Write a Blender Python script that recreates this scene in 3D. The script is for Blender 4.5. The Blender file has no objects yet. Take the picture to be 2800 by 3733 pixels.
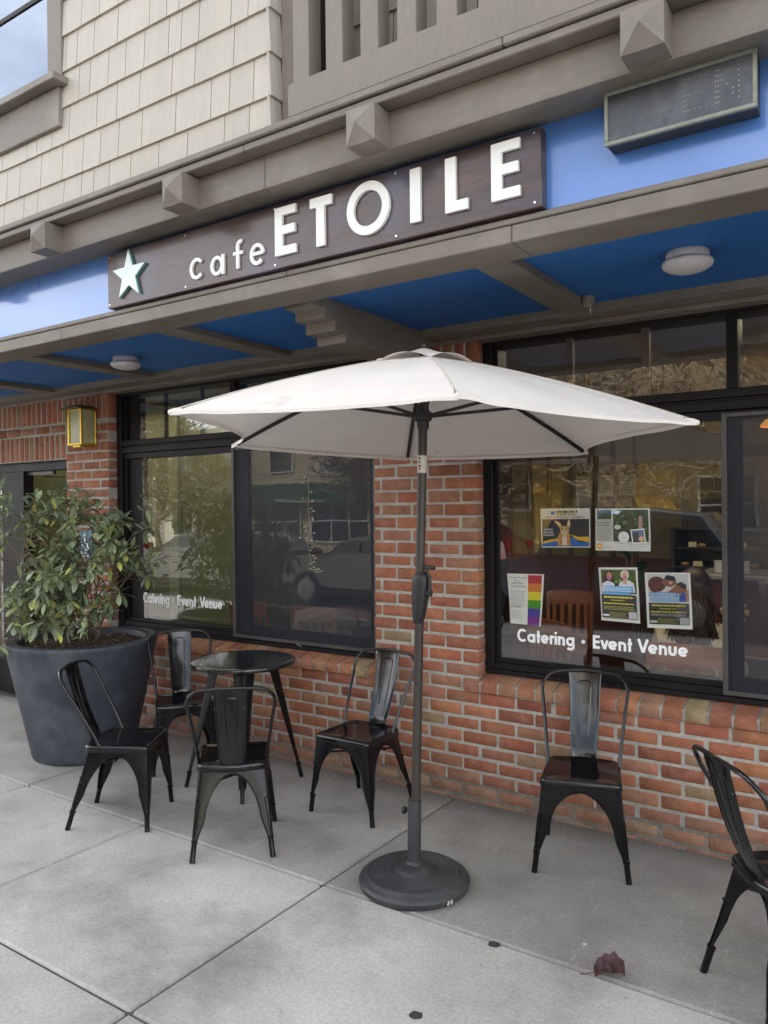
import bpy, math, random
from mathutils import Vector, Matrix, noise
random.seed(11)
PI = math.pi
scene = bpy.context.scene
COL = scene.collection

# ------------------------------------------------------------------ mesh builder
class MB:
    def __init__(s): s.v=[]; s.f=[]; s.c=[]; s.m=[]
    def add(s, vs, fs, col=(1,1,1), mi=0):
        b=len(s.v); s.v+=[tuple(p) for p in vs]
        for f in fs: s.f.append(tuple(b+i for i in f)); s.c.append(col); s.m.append(mi)
    def box(s,x0,x1,y0,y1,z0,z1,col=(1,1,1),mi=0,b=0.0):
        if b<=0:
            s.add([(x0,y0,z0),(x1,y0,z0),(x1,y1,z0),(x0,y1,z0),(x0,y0,z1),(x1,y0,z1),(x1,y1,z1),(x0,y1,z1)],
              [(0,3,2,1),(4,5,6,7),(0,1,5,4),(1,2,6,5),(2,3,7,6),(3,0,4,7)],col,mi)
            return
        b=min(b,(x1-x0)*.45,(y1-y0)*.45,(z1-z0)*.45)
        X=(x0,x1);Y=(y0,y1);Z=(z0,z1);vs=[];idx={}
        for i in (0,1):
            for j in (0,1):
                for k in (0,1):
                    sx=1-2*i;sy=1-2*j;sz=1-2*k
                    for a in range(3):
                        p=[X[i]+sx*b,Y[j]+sy*b,Z[k]+sz*b]
                        p[a]=(X[i],Y[j],Z[k])[a]
                        idx[(i,j,k,a)]=len(vs);vs.append(p)
        fs=[]
        def q(*k): fs.append([idx[t] for t in k])
        for i in (0,1):
            r=[(i,0,0,0),(i,1,0,0),(i,1,1,0),(i,0,1,0)];q(*(r if i else r[::-1]))
            r=[(0,i,0,1),(0,i,1,1),(1,i,1,1),(1,i,0,1)];q(*(r if i else r[::-1]))
            r=[(0,0,i,2),(1,0,i,2),(1,1,i,2),(0,1,i,2)];q(*(r if i else r[::-1]))
        for i in (0,1):
            for j in (0,1):
                f=1 if (i+j)%2==0 else -1
                r=[(i,j,0,0),(i,j,0,1),(i,j,1,1),(i,j,1,0)];q(*(r[::f]))
                r=[(i,0,j,2),(i,0,j,0),(i,1,j,0),(i,1,j,2)];q(*(r[::f]))
                r=[(0,i,j,1),(0,i,j,2),(1,i,j,2),(1,i,j,1)];q(*(r[::f]))
        for i in (0,1):
            for j in (0,1):
                for k in (0,1):
                    r=[(i,j,k,0),(i,j,k,1),(i,j,k,2)]
                    if (i+j+k)%2==0: r=r[::-1]
                    q(*r)
        s.add(vs,fs,col,mi)
    def tube(s,path,r,n=8,closed=False,col=(1,1,1),mi=0,cap=True,flat=None):
        P=[Vector(p) for p in path];m=len(P)
        if m<2: return
        R=r if isinstance(r,(list,tuple)) else [r]*m
        T=[]
        for i in range(m):
            a=P[(i-1)%m] if (closed or i>0) else P[i]
            b=P[(i+1)%m] if (closed or i<m-1) else P[i]
            t=(b-a); T.append(t.normalized() if t.length>1e-9 else Vector((0,0,1)))
        up=Vector((0,0,1)) if abs(T[0].z)<.9 else Vector((0,1,0))
        if flat is not None: up=Vector(flat)
        nn=(up-T[0]*up.dot(T[0])).normalized()
        vs=[];fs=[]
        for i in range(m):
            nn=(nn-T[i]*nn.dot(T[i]))
            nn=nn.normalized() if nn.length>1e-6 else Vector((1,0,0))
            bb=T[i].cross(nn)
            for k in range(n):
                a=2*PI*k/n
                vs.append(P[i]+(nn*math.cos(a)+bb*math.sin(a))*R[i])
        for i in range(m if closed else m-1):
            j=(i+1)%m
            for k in range(n):
                l=(k+1)%n
                fs.append((i*n+k,i*n+l,j*n+l,j*n+k))
        if not closed and cap:
            fs.append(tuple(range(n-1,-1,-1)));fs.append(tuple((m-1)*n+k for k in range(n)))
        s.add(vs,fs,col,mi)
    def lathe(s,prof,n=32,c=(0,0,0),col=(1,1,1),mi=0,ang=(0,2*PI)):
        vs=[];fs=[];m=len(prof)
        for i in range(n):
            a=2*PI*i/n
            for (r,z) in prof: vs.append((c[0]+r*math.cos(a),c[1]+r*math.sin(a),c[2]+z))
        for i in range(n):
            j=(i+1)%n
            for k in range(m-1):
                fs.append((i*m+k,j*m+k,j*m+k+1,i*m+k+1))
        s.add(vs,fs,col,mi)
    def prism(s,poly,y0,y1,col=(1,1,1),mi=0):
        """poly in (x,z), extruded y0(front)..y1(back)"""
        n=len(poly)
        vs=[(x,y0,z) for x,z in poly]+[(x,y1,z) for x,z in poly]
        fs=[tuple(range(n)),tuple(range(2*n-1,n-1,-1))]
        for i in range(n):
            j=(i+1)%n; fs.append((i,n+i,n+j,j))
        s.add(vs,fs,col,mi)
    def strip(s,pts,w,y0,y1,col=(1,1,1),mi=0,closed=False):
        """stroke of width w along pts (x,z) with square ends, thick y0..y1"""
        n=len(pts);L=[];R=[]
        for i in range(n):
            a=pts[(i-1)%n] if (closed or i>0) else pts[i]
            b=pts[(i+1)%n] if (closed or i<n-1) else pts[i]
            dx,dz=b[0]-a[0],b[1]-a[1];l=math.hypot(dx,dz) or 1
            nx,nz=-dz/l*w/2,dx/l*w/2
            L.append((pts[i][0]+nx,pts[i][1]+nz));R.append((pts[i][0]-nx,pts[i][1]-nz))
        m=n if closed else n-1
        vs=[(x,y0,z) for x,z in L]+[(x,y0,z) for x,z in R]+[(x,y1,z) for x,z in L]+[(x,y1,z) for x,z in R]
        fs=[]
        for i in range(m):
            j=(i+1)%n
            fs+=[(i,n+i,n+j,j),(2*n+i,2*n+j,3*n+j,3*n+i),(i,j,2*n+j,2*n+i),(n+i,3*n+i,3*n+j,n+j)]
        if not closed: fs+=[(0,2*n,3*n,n),(n-1,2*n-1,4*n-1,3*n-1)]
        s.add(vs,fs,col,mi)
    def quad(s,a,b,c,d,col=(1,1,1),mi=0): s.add([a,b,c,d],[(0,1,2,3)],col,mi)
    def build(s,name,mat,parent=None,smooth=None,label=None):
        me=bpy.data.meshes.new(name); me.from_pydata(s.v,[],s.f)
        at=me.attributes.new('col','FLOAT_COLOR','FACE')
        fl=[]
        for c in s.c: fl+= [c[0],c[1],c[2],1.0]
        at.data.foreach_set('color',fl)
        for m in (mat if isinstance(mat,(list,tuple)) else [mat]): me.materials.append(m)
        if any(s.m): me.polygons.foreach_set('material_index',s.m)
        me.validate()
        if smooth:
            me.polygons.foreach_set('use_smooth',[True]*len(me.polygons))
            me.set_sharp_from_angle(angle=math.radians(smooth))
        me.update()
        o=bpy.data.objects.new(name,me); COL.objects.link(o)
        if parent: o.parent=parent
        if label: o['label']=label
        return o

def tag(o,label=None,cat=None,group=None,kind=None):
    if label: o['label']=label
    if cat: o['category']=cat
    if group: o['group']=group
    if kind: o['kind']=kind
    return o
def thing(name,label,cat,loc=(0,0,0),rotz=0,group=None):
    o=bpy.data.objects.new(name,None); COL.objects.link(o); o.empty_display_size=.1
    o.location=loc; o.rotation_euler=(0,0,rotz)
    return tag(o,label,cat,group)
def copy_thing(root,loc,rotz,label):
    r=root.copy(); COL.objects.link(r); r.location=loc; r.rotation_euler=(0,0,rotz); r['label']=label
    for ch in list(root.children):
        c=ch.copy(); COL.objects.link(c); c.parent=r
        for g in list(ch.children):
            d=g.copy(); COL.objects.link(d); d.parent=c
    return r
def lerp(a,b,t): return a+(b-a)*t
def v3(a,b,t): return tuple(lerp(a[i],b[i],t) for i in range(3))
def arc(cx,cz,r,a0,a1,n=10,rz=None):
    rz=r if rz is None else rz
    return [(cx+r*math.cos(math.radians(lerp(a0,a1,i/n))),cz+rz*math.sin(math.radians(lerp(a0,a1,i/n)))) for i in range(n+1)]

# ------------------------------------------------------------------ materials
def M(name,base=(.5,.5,.5),rough=.6,attr=False,var=.12,vs=4.0,fine=.06,fs=60.0,bump=.15,bs=120.0,bd=.002,
      stretch=(1,1,1),metal=0.0,coat=0.0,stain=None,stain_amt=0.0,stain_s=1.5,st=(.5,.68),ywall=False,spec=.5,sss=None,rvar=.1,trans=0.0,edge=None):
    m=bpy.data.materials.new(name); m.use_nodes=True; nt=m.node_tree; N=nt.nodes; L=nt.links
    bs_=N['Principled BSDF']
    tc=N.new('ShaderNodeTexCoord'); mp=N.new('ShaderNodeMapping'); mp.inputs['Scale'].default_value=stretch
    L.new(tc.outputs['Object'],mp.inputs['Vector'])
    n1=N.new('ShaderNodeTexNoise'); n1.inputs['Scale'].default_value=vs; n1.inputs['Detail'].default_value=6; n1.inputs['Roughness'].default_value=.6
    n2=N.new('ShaderNodeTexNoise'); n2.inputs['Scale'].default_value=fs; n2.inputs['Detail'].default_value=3
    L.new(mp.outputs[0],n1.inputs['Vector']); L.new(mp.outputs[0],n2.inputs['Vector'])
    r1=N.new('ShaderNodeMapRange'); r1.inputs[1].default_value=.3; r1.inputs[2].default_value=.7; r1.inputs[3].default_value=1-var; r1.inputs[4].default_value=1+var
    L.new(n1.outputs['Fac'],r1.inputs[0])
    r2=N.new('ShaderNodeMapRange'); r2.inputs[1].default_value=.3; r2.inputs[2].default_value=.7; r2.inputs[3].default_value=1-fine; r2.inputs[4].default_value=1+fine
    L.new(n2.outputs['Fac'],r2.inputs[0])
    mu=N.new('ShaderNodeMath'); mu.operation='MULTIPLY'; L.new(r1.outputs[0],mu.inputs[0]); L.new(r2.outputs[0],mu.inputs[1])
    vm=N.new('ShaderNodeVectorMath'); vm.operation='SCALE'; L.new(mu.outputs[0],vm.inputs['Scale'])
    if attr:
        a=N.new('ShaderNodeAttribute'); a.attribute_name='col'; L.new(a.outputs['Color'],vm.inputs[0])
    else: vm.inputs[0].default_value=base[:3]
    out=vm.outputs[0]
    if stain:
        n3=N.new('ShaderNodeTexNoise'); n3.inputs['Scale'].default_value=stain_s; n3.inputs['Detail'].default_value=8; n3.inputs['Roughness'].default_value=.65
        L.new(tc.outputs['Object'],n3.inputs['Vector'])
        r3=N.new('ShaderNodeMapRange'); r3.inputs[1].default_value=st[0]; r3.inputs[2].default_value=st[1]; r3.inputs[4].default_value=stain_amt
        L.new(n3.outputs['Fac'],r3.inputs[0])
        mx=N.new('ShaderNodeMix'); mx.data_type='RGBA'; L.new(r3.outputs[0],mx.inputs[0]); L.new(out,mx.inputs[6]); mx.inputs[7].default_value=(*stain,1)
        out=mx.outputs[2]
    if ywall:  # grime gathers along the foot of the wall, pale scuffs elsewhere
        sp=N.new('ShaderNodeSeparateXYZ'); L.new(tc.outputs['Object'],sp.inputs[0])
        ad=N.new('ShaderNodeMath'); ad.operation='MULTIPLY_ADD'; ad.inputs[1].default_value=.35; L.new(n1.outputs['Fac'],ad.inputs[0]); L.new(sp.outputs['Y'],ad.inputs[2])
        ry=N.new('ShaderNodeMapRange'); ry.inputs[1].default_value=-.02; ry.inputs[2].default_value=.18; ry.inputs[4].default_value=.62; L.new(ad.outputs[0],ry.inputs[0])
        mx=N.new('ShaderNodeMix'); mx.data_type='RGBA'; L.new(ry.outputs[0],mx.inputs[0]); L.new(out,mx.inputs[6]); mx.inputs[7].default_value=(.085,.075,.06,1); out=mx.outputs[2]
        m2=N.new('ShaderNodeMapping'); m2.inputs['Scale'].default_value=(9,2.2,1); m2.inputs['Rotation'].default_value=(0,0,.7); L.new(tc.outputs['Object'],m2.inputs[0])
        n6=N.new('ShaderNodeTexNoise'); n6.inputs['Scale'].default_value=2.4; n6.inputs['Detail'].default_value=7; n6.inputs['Roughness'].default_value=.7; L.new(m2.outputs[0],n6.inputs['Vector'])
        r6=N.new('ShaderNodeMapRange'); r6.inputs[1].default_value=.59; r6.inputs[2].default_value=.72; r6.inputs[4].default_value=.6; L.new(n6.outputs['Fac'],r6.inputs[0])
        mx=N.new('ShaderNodeMix'); mx.data_type='RGBA'; L.new(r6.outputs[0],mx.inputs[0]); L.new(out,mx.inputs[6]); mx.inputs[7].default_value=(.50,.49,.47,1); out=mx.outputs[2]
        n7=N.new('ShaderNodeTexVoronoi'); n7.inputs['Scale'].default_value=20; L.new(tc.outputs['Object'],n7.inputs['Vector'])
        r7=N.new('ShaderNodeMapRange'); r7.inputs[1].default_value=.06; r7.inputs[2].default_value=.11; r7.inputs[3].default_value=.6; r7.inputs[4].default_value=0; L.new(n7.outputs['Distance'],r7.inputs[0])
        g7=N.new('ShaderNodeMath'); g7.operation='GREATER_THAN'; g7.inputs[1].default_value=.66; sc=N.new('ShaderNodeSeparateColor'); L.new(n7.outputs['Color'],sc.inputs[0]); L.new(sc.outputs[0],g7.inputs[0])
        p7=N.new('ShaderNodeMath'); p7.operation='MULTIPLY'; L.new(r7.outputs[0],p7.inputs[0]); L.new(g7.outputs[0],p7.inputs[1])
        mx=N.new('ShaderNodeMix'); mx.data_type='RGBA'; L.new(p7.outputs[0],mx.inputs[0]); L.new(out,mx.inputs[6]); mx.inputs[7].default_value=(.10,.095,.09,1); out=mx.outputs[2]
    if False:   # worn edges: colour, amount
        ge=N.new('ShaderNodeNewGeometry'); r4=N.new('ShaderNodeMapRange'); r4.inputs[1].default_value=.56; r4.inputs[2].default_value=.66
        ad=N.new('ShaderNodeMath'); ad.operation='ADD'; s5=N.new('ShaderNodeMath'); s5.operation='MULTIPLY_ADD'; s5.inputs[1].default_value=.35; s5.inputs[2].default_value=-.175
        L.new(n2.outputs['Fac'],s5.inputs[0]); L.new(ge.outputs['Pointiness'],ad.inputs[0]); L.new(s5.outputs[0],ad.inputs[1])
        L.new(ad.outputs[0],r4.inputs[0])
        m4=N.new('ShaderNodeMath'); m4.operation='MULTIPLY'; m4.inputs[1].default_value=edge[1]; L.new(r4.outputs[0],m4.inputs[0])
        mx=N.new('ShaderNodeMix'); mx.data_type='RGBA'; L.new(m4.outputs[0],mx.inputs[0]); L.new(out,mx.inputs[6]); mx.inputs[7].default_value=(*edge[0],1)
        out=mx.outputs[2]
    L.new(out,bs_.inputs['Base Color'])
    rr=N.new('ShaderNodeMapRange'); rr.inputs[1].default_value=.3; rr.inputs[2].default_value=.7; rr.inputs[3].default_value=max(0,rough-rvar*.5); rr.inputs[4].default_value=min(1,rough+rvar*.5)
    L.new(n1.outputs['Fac'],rr.inputs[0]); L.new(rr.outputs[0],bs_.inputs['Roughness'])
    bs_.inputs['Metallic'].default_value=metal; bs_.inputs['Coat Weight'].default_value=coat; bs_.inputs['Coat Roughness'].default_value=.08
    bs_.inputs['Specular IOR Level'].default_value=spec
    if bump>0:
        n4=N.new('ShaderNodeTexNoise'); n4.inputs['Scale'].default_value=bs; n4.inputs['Detail'].default_value=4; L.new(mp.outputs[0],n4.inputs['Vector'])
        bp=N.new('ShaderNodeBump'); bp.inputs['Strength'].default_value=bump; bp.inputs['Distance'].default_value=bd
        L.new(n4.outputs['Fac'],bp.inputs['Height']); L.new(bp.outputs[0],bs_.inputs['Normal'])
    if trans>0:
        tr=N.new('ShaderNodeBsdfTranslucent'); L.new(out,tr.inputs['Color']); mx=N.new('ShaderNodeMixShader'); mx.inputs[0].default_value=trans
        L.new(bs_.outputs[0],mx.inputs[1]); L.new(tr.outputs[0],mx.inputs[2]); L.new(mx.outputs[0],N['Material Output'].inputs['Surface'])
    return m

def glass(name,tint=(.93,.94,.91),f0=.135,fk=.9,gc=(.97,.98,1)):
    m=bpy.data.materials.new(name); m.use_nodes=True; nt=m.node_tree; N=nt.nodes; L=nt.links
    N.remove(N['Principled BSDF'])
    t=N.new('ShaderNodeBsdfTransparent'); t.inputs[0].default_value=(*tint,1)
    g=N.new('ShaderNodeBsdfGlossy'); g.inputs['Roughness'].default_value=.0; g.inputs['Color'].default_value=(*gc,1)
    ge=N.new('ShaderNodeNewGeometry'); dt=N.new('ShaderNodeVectorMath'); dt.operation='DOT_PRODUCT'; L.new(ge.outputs['Normal'],dt.inputs[0]); L.new(ge.outputs['Incoming'],dt.inputs[1])
    ab=N.new('ShaderNodeMath'); ab.operation='ABSOLUTE'; L.new(dt.outputs['Value'],ab.inputs[0])
    sb=N.new('ShaderNodeMath'); sb.operation='SUBTRACT'; sb.inputs[0].default_value=1; L.new(ab.outputs[0],sb.inputs[1])
    pw=N.new('ShaderNodeMath'); pw.operation='POWER'; pw.inputs[1].default_value=4; L.new(sb.outputs[0],pw.inputs[0])
    ma=N.new('ShaderNodeMath'); ma.operation='MULTIPLY_ADD'; ma.inputs[1].default_value=fk; ma.inputs[2].default_value=f0; ma.use_clamp=True
    L.new(pw.outputs[0],ma.inputs[0])
    # old float glass: very slight waviness
    tc=N.new('ShaderNodeTexCoord'); nz=N.new('ShaderNodeTexNoise'); nz.inputs['Scale'].default_value=2.2; nz.inputs['Detail'].default_value=1
    bp=N.new('ShaderNodeBump'); bp.inputs['Strength'].default_value=.05; bp.inputs['Distance'].default_value=.02
    L.new(tc.outputs['Object'],nz.inputs['Vector']); L.new(nz.outputs['Fac'],bp.inputs['Height']); L.new(bp.outputs[0],g.inputs['Normal'])
    mx=N.new('ShaderNodeMixShader'); L.new(ma.outputs[0],mx.inputs[0]); L.new(t.outputs[0],mx.inputs[1]); L.new(g.outputs[0],mx.inputs[2])
    L.new(mx.outputs[0],N['Material Output'].inputs['Surface'])
    return m
def screen_mat(name,col,amt):
    m=bpy.data.materials.new(name); m.use_nodes=True; nt=m.node_tree; N=nt.nodes; L=nt.links
    b=N['Principled BSDF']; b.inputs['Base Color'].default_value=(*col,1); b.inputs['Roughness'].default_value=.6
    t=N.new('ShaderNodeBsdfTransparent'); mx=N.new('ShaderNodeMixShader')
    tc=N.new('ShaderNodeTexCoord'); nz=N.new('ShaderNodeTexNoise'); nz.inputs['Scale'].default_value=3; L.new(tc.outputs['Object'],nz.inputs['Vector'])
    mr=N.new('ShaderNodeMapRange'); mr.inputs[3].default_value=amt-.06; mr.inputs[4].default_value=amt+.06; L.new(nz.outputs['Fac'],mr.inputs[0]); L.new(mr.outputs[0],mx.inputs[0])
    L.new(t.outputs[0],mx.inputs[1]); L.new(b.outputs[0],mx.inputs[2]); L.new(mx.outputs[0],N['Material Output'].inputs['Surface'])
    return m
def emit(name,col,s):
    m=bpy.data.materials.new(name); m.use_nodes=True; b=m.node_tree.nodes['Principled BSDF']
    b.inputs['Base Color'].default_value=(*col,1); b.inputs['Emission Color'].default_value=(*col,1); b.inputs['Emission Strength'].default_value=s
    return m

TAUPE=(.180,.157,.128)
m_taupe=M('taupe painted wood',TAUPE,.55,var=.14,vs=3,fine=.07,fs=40,bump=.25,bs=60,bd=.002,stretch=(.25,1,1),stain=(.30,.275,.235),stain_amt=.5,stain_s=2.2)
m_taupe_v=M('taupe painted upright wood',TAUPE,.55,var=.1,vs=3,fine=.06,fs=40,bump=.25,bs=60,bd=.002,stretch=(1,1,.2))
m_rail=M('greyer painted railing',(.215,.19,.155),.6,var=.08,bump=.2,bs=60,stretch=(1,1,.3))
m_shingle=M('cream painted shingles',attr=True,rough=.6,var=.06,vs=3,fine=.05,fs=30,bump=.14,bs=90,bd=.002,stretch=(3,3,.25),stain=(.42,.37,.28),stain_amt=.22,stain_s=3)
m_dark=M('dark backing',(.03,.028,.026),.8,bump=0)
m_blueband=M('glossy blue band',(.075,.20,.56),.30,var=.05,vs=2,fine=.02,bump=.1,bs=8,bd=.002,coat=.9,spec=.6)
m_soffit=M('blue soffit paint',(.017,.135,.40),.55,var=.07,vs=2,fine=.03,bump=.1,bs=30,bd=.001)
m_brick=M('fired brick',attr=True,rough=.85,var=.22,vs=14,fine=.16,fs=120,bump=.7,bs=90,bd=.004,stain=(.36,.275,.205),stain_amt=.34,stain_s=9,spec=.25)
m_mortar=M('grey mortar',(.40,.38,.345),.95,var=.2,vs=10,fine=.12,fs=90,bump=.8,bs=120,bd=.006,spec=.2)
m_bronze=M('dark bronze window frame',(.012,.0105,.0115),.45,var=.15,vs=6,fine=.05,bump=.05,spec=.18)
m_bronze_l=M('weathered screen frame',(.062,.057,.055),.45,var=.1,bump=.05)
m_glass=glass('shop window glass')
m_glass2=glass('upper window glass',tint=(.2,.24,.3),f0=.5,fk=.4,gc=(.40,.45,.55))
m_screen=screen_mat('insect screen',(.030,.033,.045),.48)
m_signwood=M('stained board with painted reflections',(.062,.034,.028),.34,var=.55,vs=5,fine=.2,fs=30,bump=.2,bs=60,stretch=(.35,1,2.2),stain=(.085,.095,.16),stain_amt=.55,stain_s=2.6,coat=.2)  # bluish patches are reflections put into the board colour
m_letter=M('white sign letters',(.86,.86,.83),.45,var=.03,fine=.02,bump=.05)
m_star=M('pale mint star',(.78,.87,.86),.45,var=.03,bump=.03)
m_staredge=M('teal star edge',(.10,.26,.24),.5,bump=.03)
m_steel=M('bright steel bolts',(.75,.75,.75),.3,metal=.9,bump=0)
m_chair=M('glossy black chair paint',(.0065,.0065,.0078),.11,var=.3,vs=10,fine=.3,fs=60,bump=.05,bs=9,bd=.0010,coat=.1,spec=.5,stain=(.16,.155,.15),stain_amt=.55,stain_s=34,st=(.66,.70),rvar=.08,edge=((.22,.21,.2),.35))
m_chairleg=M('black chair paint on legs',(.0065,.0065,.0078),.24,var=.3,vs=10,fine=.3,fs=60,bump=.05,bs=9,bd=.001,spec=.28,stain=(.16,.155,.15),stain_amt=.55,stain_s=34,st=(.66,.70))
m_tabletop=M('worn black table paint',(.009,.009,.010),.13,var=.3,vs=14,fine=.4,fs=150,bump=.1,bs=30,bd=.001,coat=.3,stain=(.09,.09,.088),stain_amt=.22,stain_s=26,spec=.55)
m_canvas=M('off white umbrella canvas',(.86,.81,.755),.85,var=.05,vs=4,fine=.03,fs=200,stain=(.42,.38,.34),stain_amt=.5,stain_s=4,st=(.62,.76),bump=.35,bs=6,bd=.014,spec=.2,trans=.12)
m_seam=M('stitched canvas seam',(.56,.52,.46),.9,bump=.1)
m_pole=M('bronze umbrella pole',(.052,.045,.040),.42,var=.12,vs=6,metal=.3,bump=.05)
m_plastic=M('black crank plastic',(.022,.021,.021),.5,var=.1,bump=.1)
m_base=M('black resin base',(.040,.042,.046),.5,var=.2,vs=8,fine=.1,bump=.15,bs=80,edge=((.45,.44,.42),.7),stain=(.10,.10,.10),stain_amt=.4,stain_s=6)
m_pot=M('charcoal planter',(.042,.049,.066),.55,var=.3,vs=3,fine=.06,bump=.12,bs=30,stain=(.12,.127,.14),stain_amt=.75,stain_s=3.0,st=(.46,.72))
m_soil=M('mulch',attr=True,rough=.95,var=.3,vs=30,fine=.3,fs=90,bump=.8,bs=80,bd=.01)
m_bark=M('twig bark',(.16,.115,.075),.85,var=.25,vs=20,bump=.4,bs=90)
m_leaf=M('waxy green leaf',attr=True,rough=.30,var=.12,vs=12,fine=.08,bump=.1,bs=40,spec=.5,trans=.13)
m_gold=M('brass lantern',(.62,.42,.06),.28,var=.12,metal=.75,bump=.05)
m_lglass=M('seedy lantern glass',(.42,.385,.22),.22,var=.25,vs=8,fine=.1,bump=.3,bs=25,bd=.004)
m_white=M('white lamp glass',(.62,.59,.60),.35,var=.03,bump=0)
m_card=M('printed paper',attr=True,rough=.55,var=.02,fine=.02,bump=.02)
m_vinyl=M('white vinyl letters',(.94,.94,.94),.5,var=.01,fine=.01,bump=0)
m_led=M('dusty led panel',(.062,.066,.078),.42,var=.25,vs=3,fine=.12,fs=70,bump=.1,stretch=(1,1,.4),stain=(.20,.215,.24),stain_amt=.5,stain_s=5)
m_ledframe=M('weathered green led frame',(.25,.265,.225),.6,var=.14,vs=12,fine=.1,bump=.2)
m_leddot=M('faint led dots',attr=True,rough=.6,bump=0)
m_conc=M('concrete paving',attr=True,rough=.82,var=.22,vs=1.6,fine=.13,fs=70,bump=.5,bs=140,bd=.003,stain=(.15,.142,.13),stain_amt=.55,stain_s=1.25,spec=.3,ywall=True)
m_joint=M('paving joint',(.10,.095,.09),.95,var=.3,vs=10,bump=.2)
# ================================================================== the cafe building
bld=thing('cafe_building','cafe building with brick ground floor, blue canopy band and cream shingled upper storey','building')
BH=.0778; BL=.2235; JT=.0115; Z0=.638   # course height, brick pitch, joint, underside of the sill course
XL,XR=-9.2,3.2
def brick_col():
    r=random.random(); k=random.uniform(.86,1.08)
    if r<.07: c=(.29,.19,.11)
    elif r<.34: c=(.345,.142,.076)
    elif r<.46: c=(.265,.098,.064)
    elif r<.62: c=(.32,.148,.095)
    else: c=(.32,.118,.068)
    return (c[0]*k,c[1]*k*random.uniform(.93,1.07),c[2]*k)
def brick(mb,x0,x1,z0,z1,y0=0,y1=.118,col=None,b=.007):
    b=random.uniform(.0045,.011)
    j=lambda s=.003:random.uniform(-s,s)
    mb.box(x0+j(),x1+j(),y0+abs(j(.003)),y1,z0+j(.0012),z1+j(.0012),col or brick_col(),0,b)
def rowz(k): return Z0+BH*k            # bottom of course k
def course(mb,k,x0,x1,**kw):
    off=-2.037 if k%2 else -2.037+BL/2
    n=math.floor((x0-off)/BL); x=off+n*BL
    while x<x1-.001:
        a=max(x,x0);b=min(x+BL,x1)
        if 'col' in kw: kw.pop('col')
        if k<=-7:
            c=brick_col(); t_=.5 if k<=-8 else .28; kw['col']=(lerp(c[0],.26,t_),lerp(c[1],.17,t_),lerp(c[2],.125,t_))
        if b-a>.035: brick(mb,a+JT/2 if a>x0+1e-6 else a,b-JT/2 if b<x1-1e-6 else b,rowz(k)+JT/2,rowz(k+1)-JT/2,**kw)
        x+=BL
def soldiers(mb,x0,x1,z0,z1):
    x=x1
    while x>x0+.02:
        brick(mb,x-BH+JT/2,x-(JT/2 if x<x1 else 0),z0+JT/2,z1-.003); x-=BH
PX0,PX1=-2.765,-2.037     # pier between the windows
LX0,LX1=-5.966,-5.389     # pier by the door
# low wall under the windows
mb=MB()
for (a,b) in ((LX1,3.0),):
    for k in range(-9,0): course(mb,k,a,b)
low=mb.build('low_brick_wall',m_brick,bld,smooth=50)
mb=MB(); mb.box(LX1,XR,.0065,.30,-.1,Z0+.06,mi=0)
mb.box(PX0+.006,PX1-.007,.0065,.30,Z0+.06,2.66); mb.box(LX0+.006,LX1-.007,.0065,.30,-.1,2.69)
mb.box(XL,LX0+.005,.0065,.30,2.145,2.69); mb.box(XL,-7.35,.0065,.30,-.1,2.145); mb.box(1.95,XR,.0065,.3,Z0+.06,2.66)
mb.build('mortar_bed',m_mortar,bld)
mb=MB(); mb.box(LX1,XR,.0045,.01,-.1,.105); mb.build('dirty_mortar',M('dirty mortar',(.20,.175,.145),.95,var=.3,vs=9,fine=.2,bump=.8,bs=120,bd=.006),bld)
# sill course of headers, slightly proud and weathered to a slope
def sill(x0,x1,name):
    mb=MB(); x=x0; w=.1118
    while x<x1-.03:
        e=min(x+w,x1); a=x+.007;b=e-.007; c=brick_col(); c=(c[0]*1.08,c[1]*1.22,c[2]*1.2)
        dz=random.uniform(-.003,.003); f=-.024+random.uniform(-.003,.003); h=.70+dz; t=.735
        P=[]
        for xx,ins in ((a,.006),(a+.009,0),(b-.009,0),(b,.006)):
            P+=[(xx,f+ins+.004,.639),(xx,f+ins,.648),(xx,f+ins,h-.018),(xx,f+ins+.012,h-.002-ins*.5),(xx,f+.035,h+.006),(xx,.11,t),(xx,.11,.639)]
        fs=[]
        for i in range(3):
            for k in range(7):
                l=(k+1)%7; fs.append((i*7+k,(i+1)*7+k,(i+1)*7+l,i*7+l))
        fs.append(tuple(range(6,-1,-1))[::-1]);fs.append(tuple(21+k for k in range(7))[::-1])
        mb.add(P,fs,c); x=e
    return mb.build(name,m_brick,bld,smooth=50)
sill(LX1,PX0+.02,'brick_sill'); sill(PX1-.10,1.95,'brick_sill')
mb=MB()
mb.box(LX1,PX0,-.012,.11,.641,.690); mb.box(PX1-.09,1.95,-.012,.11,.641,.690)
mb.add([(LX1,-.012,.69),(PX0,-.012,.69),(PX0,.11,.728),(LX1,.11,.728)],[(0,1,2,3)])
mb.add([(PX1-.09,-.012,.69),(1.95,-.012,.69),(1.95,.11,.728),(PX1-.09,.11,.728)],[(0,1,2,3)])
mb.build('sill_mortar',m_mortar,bld)
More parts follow.
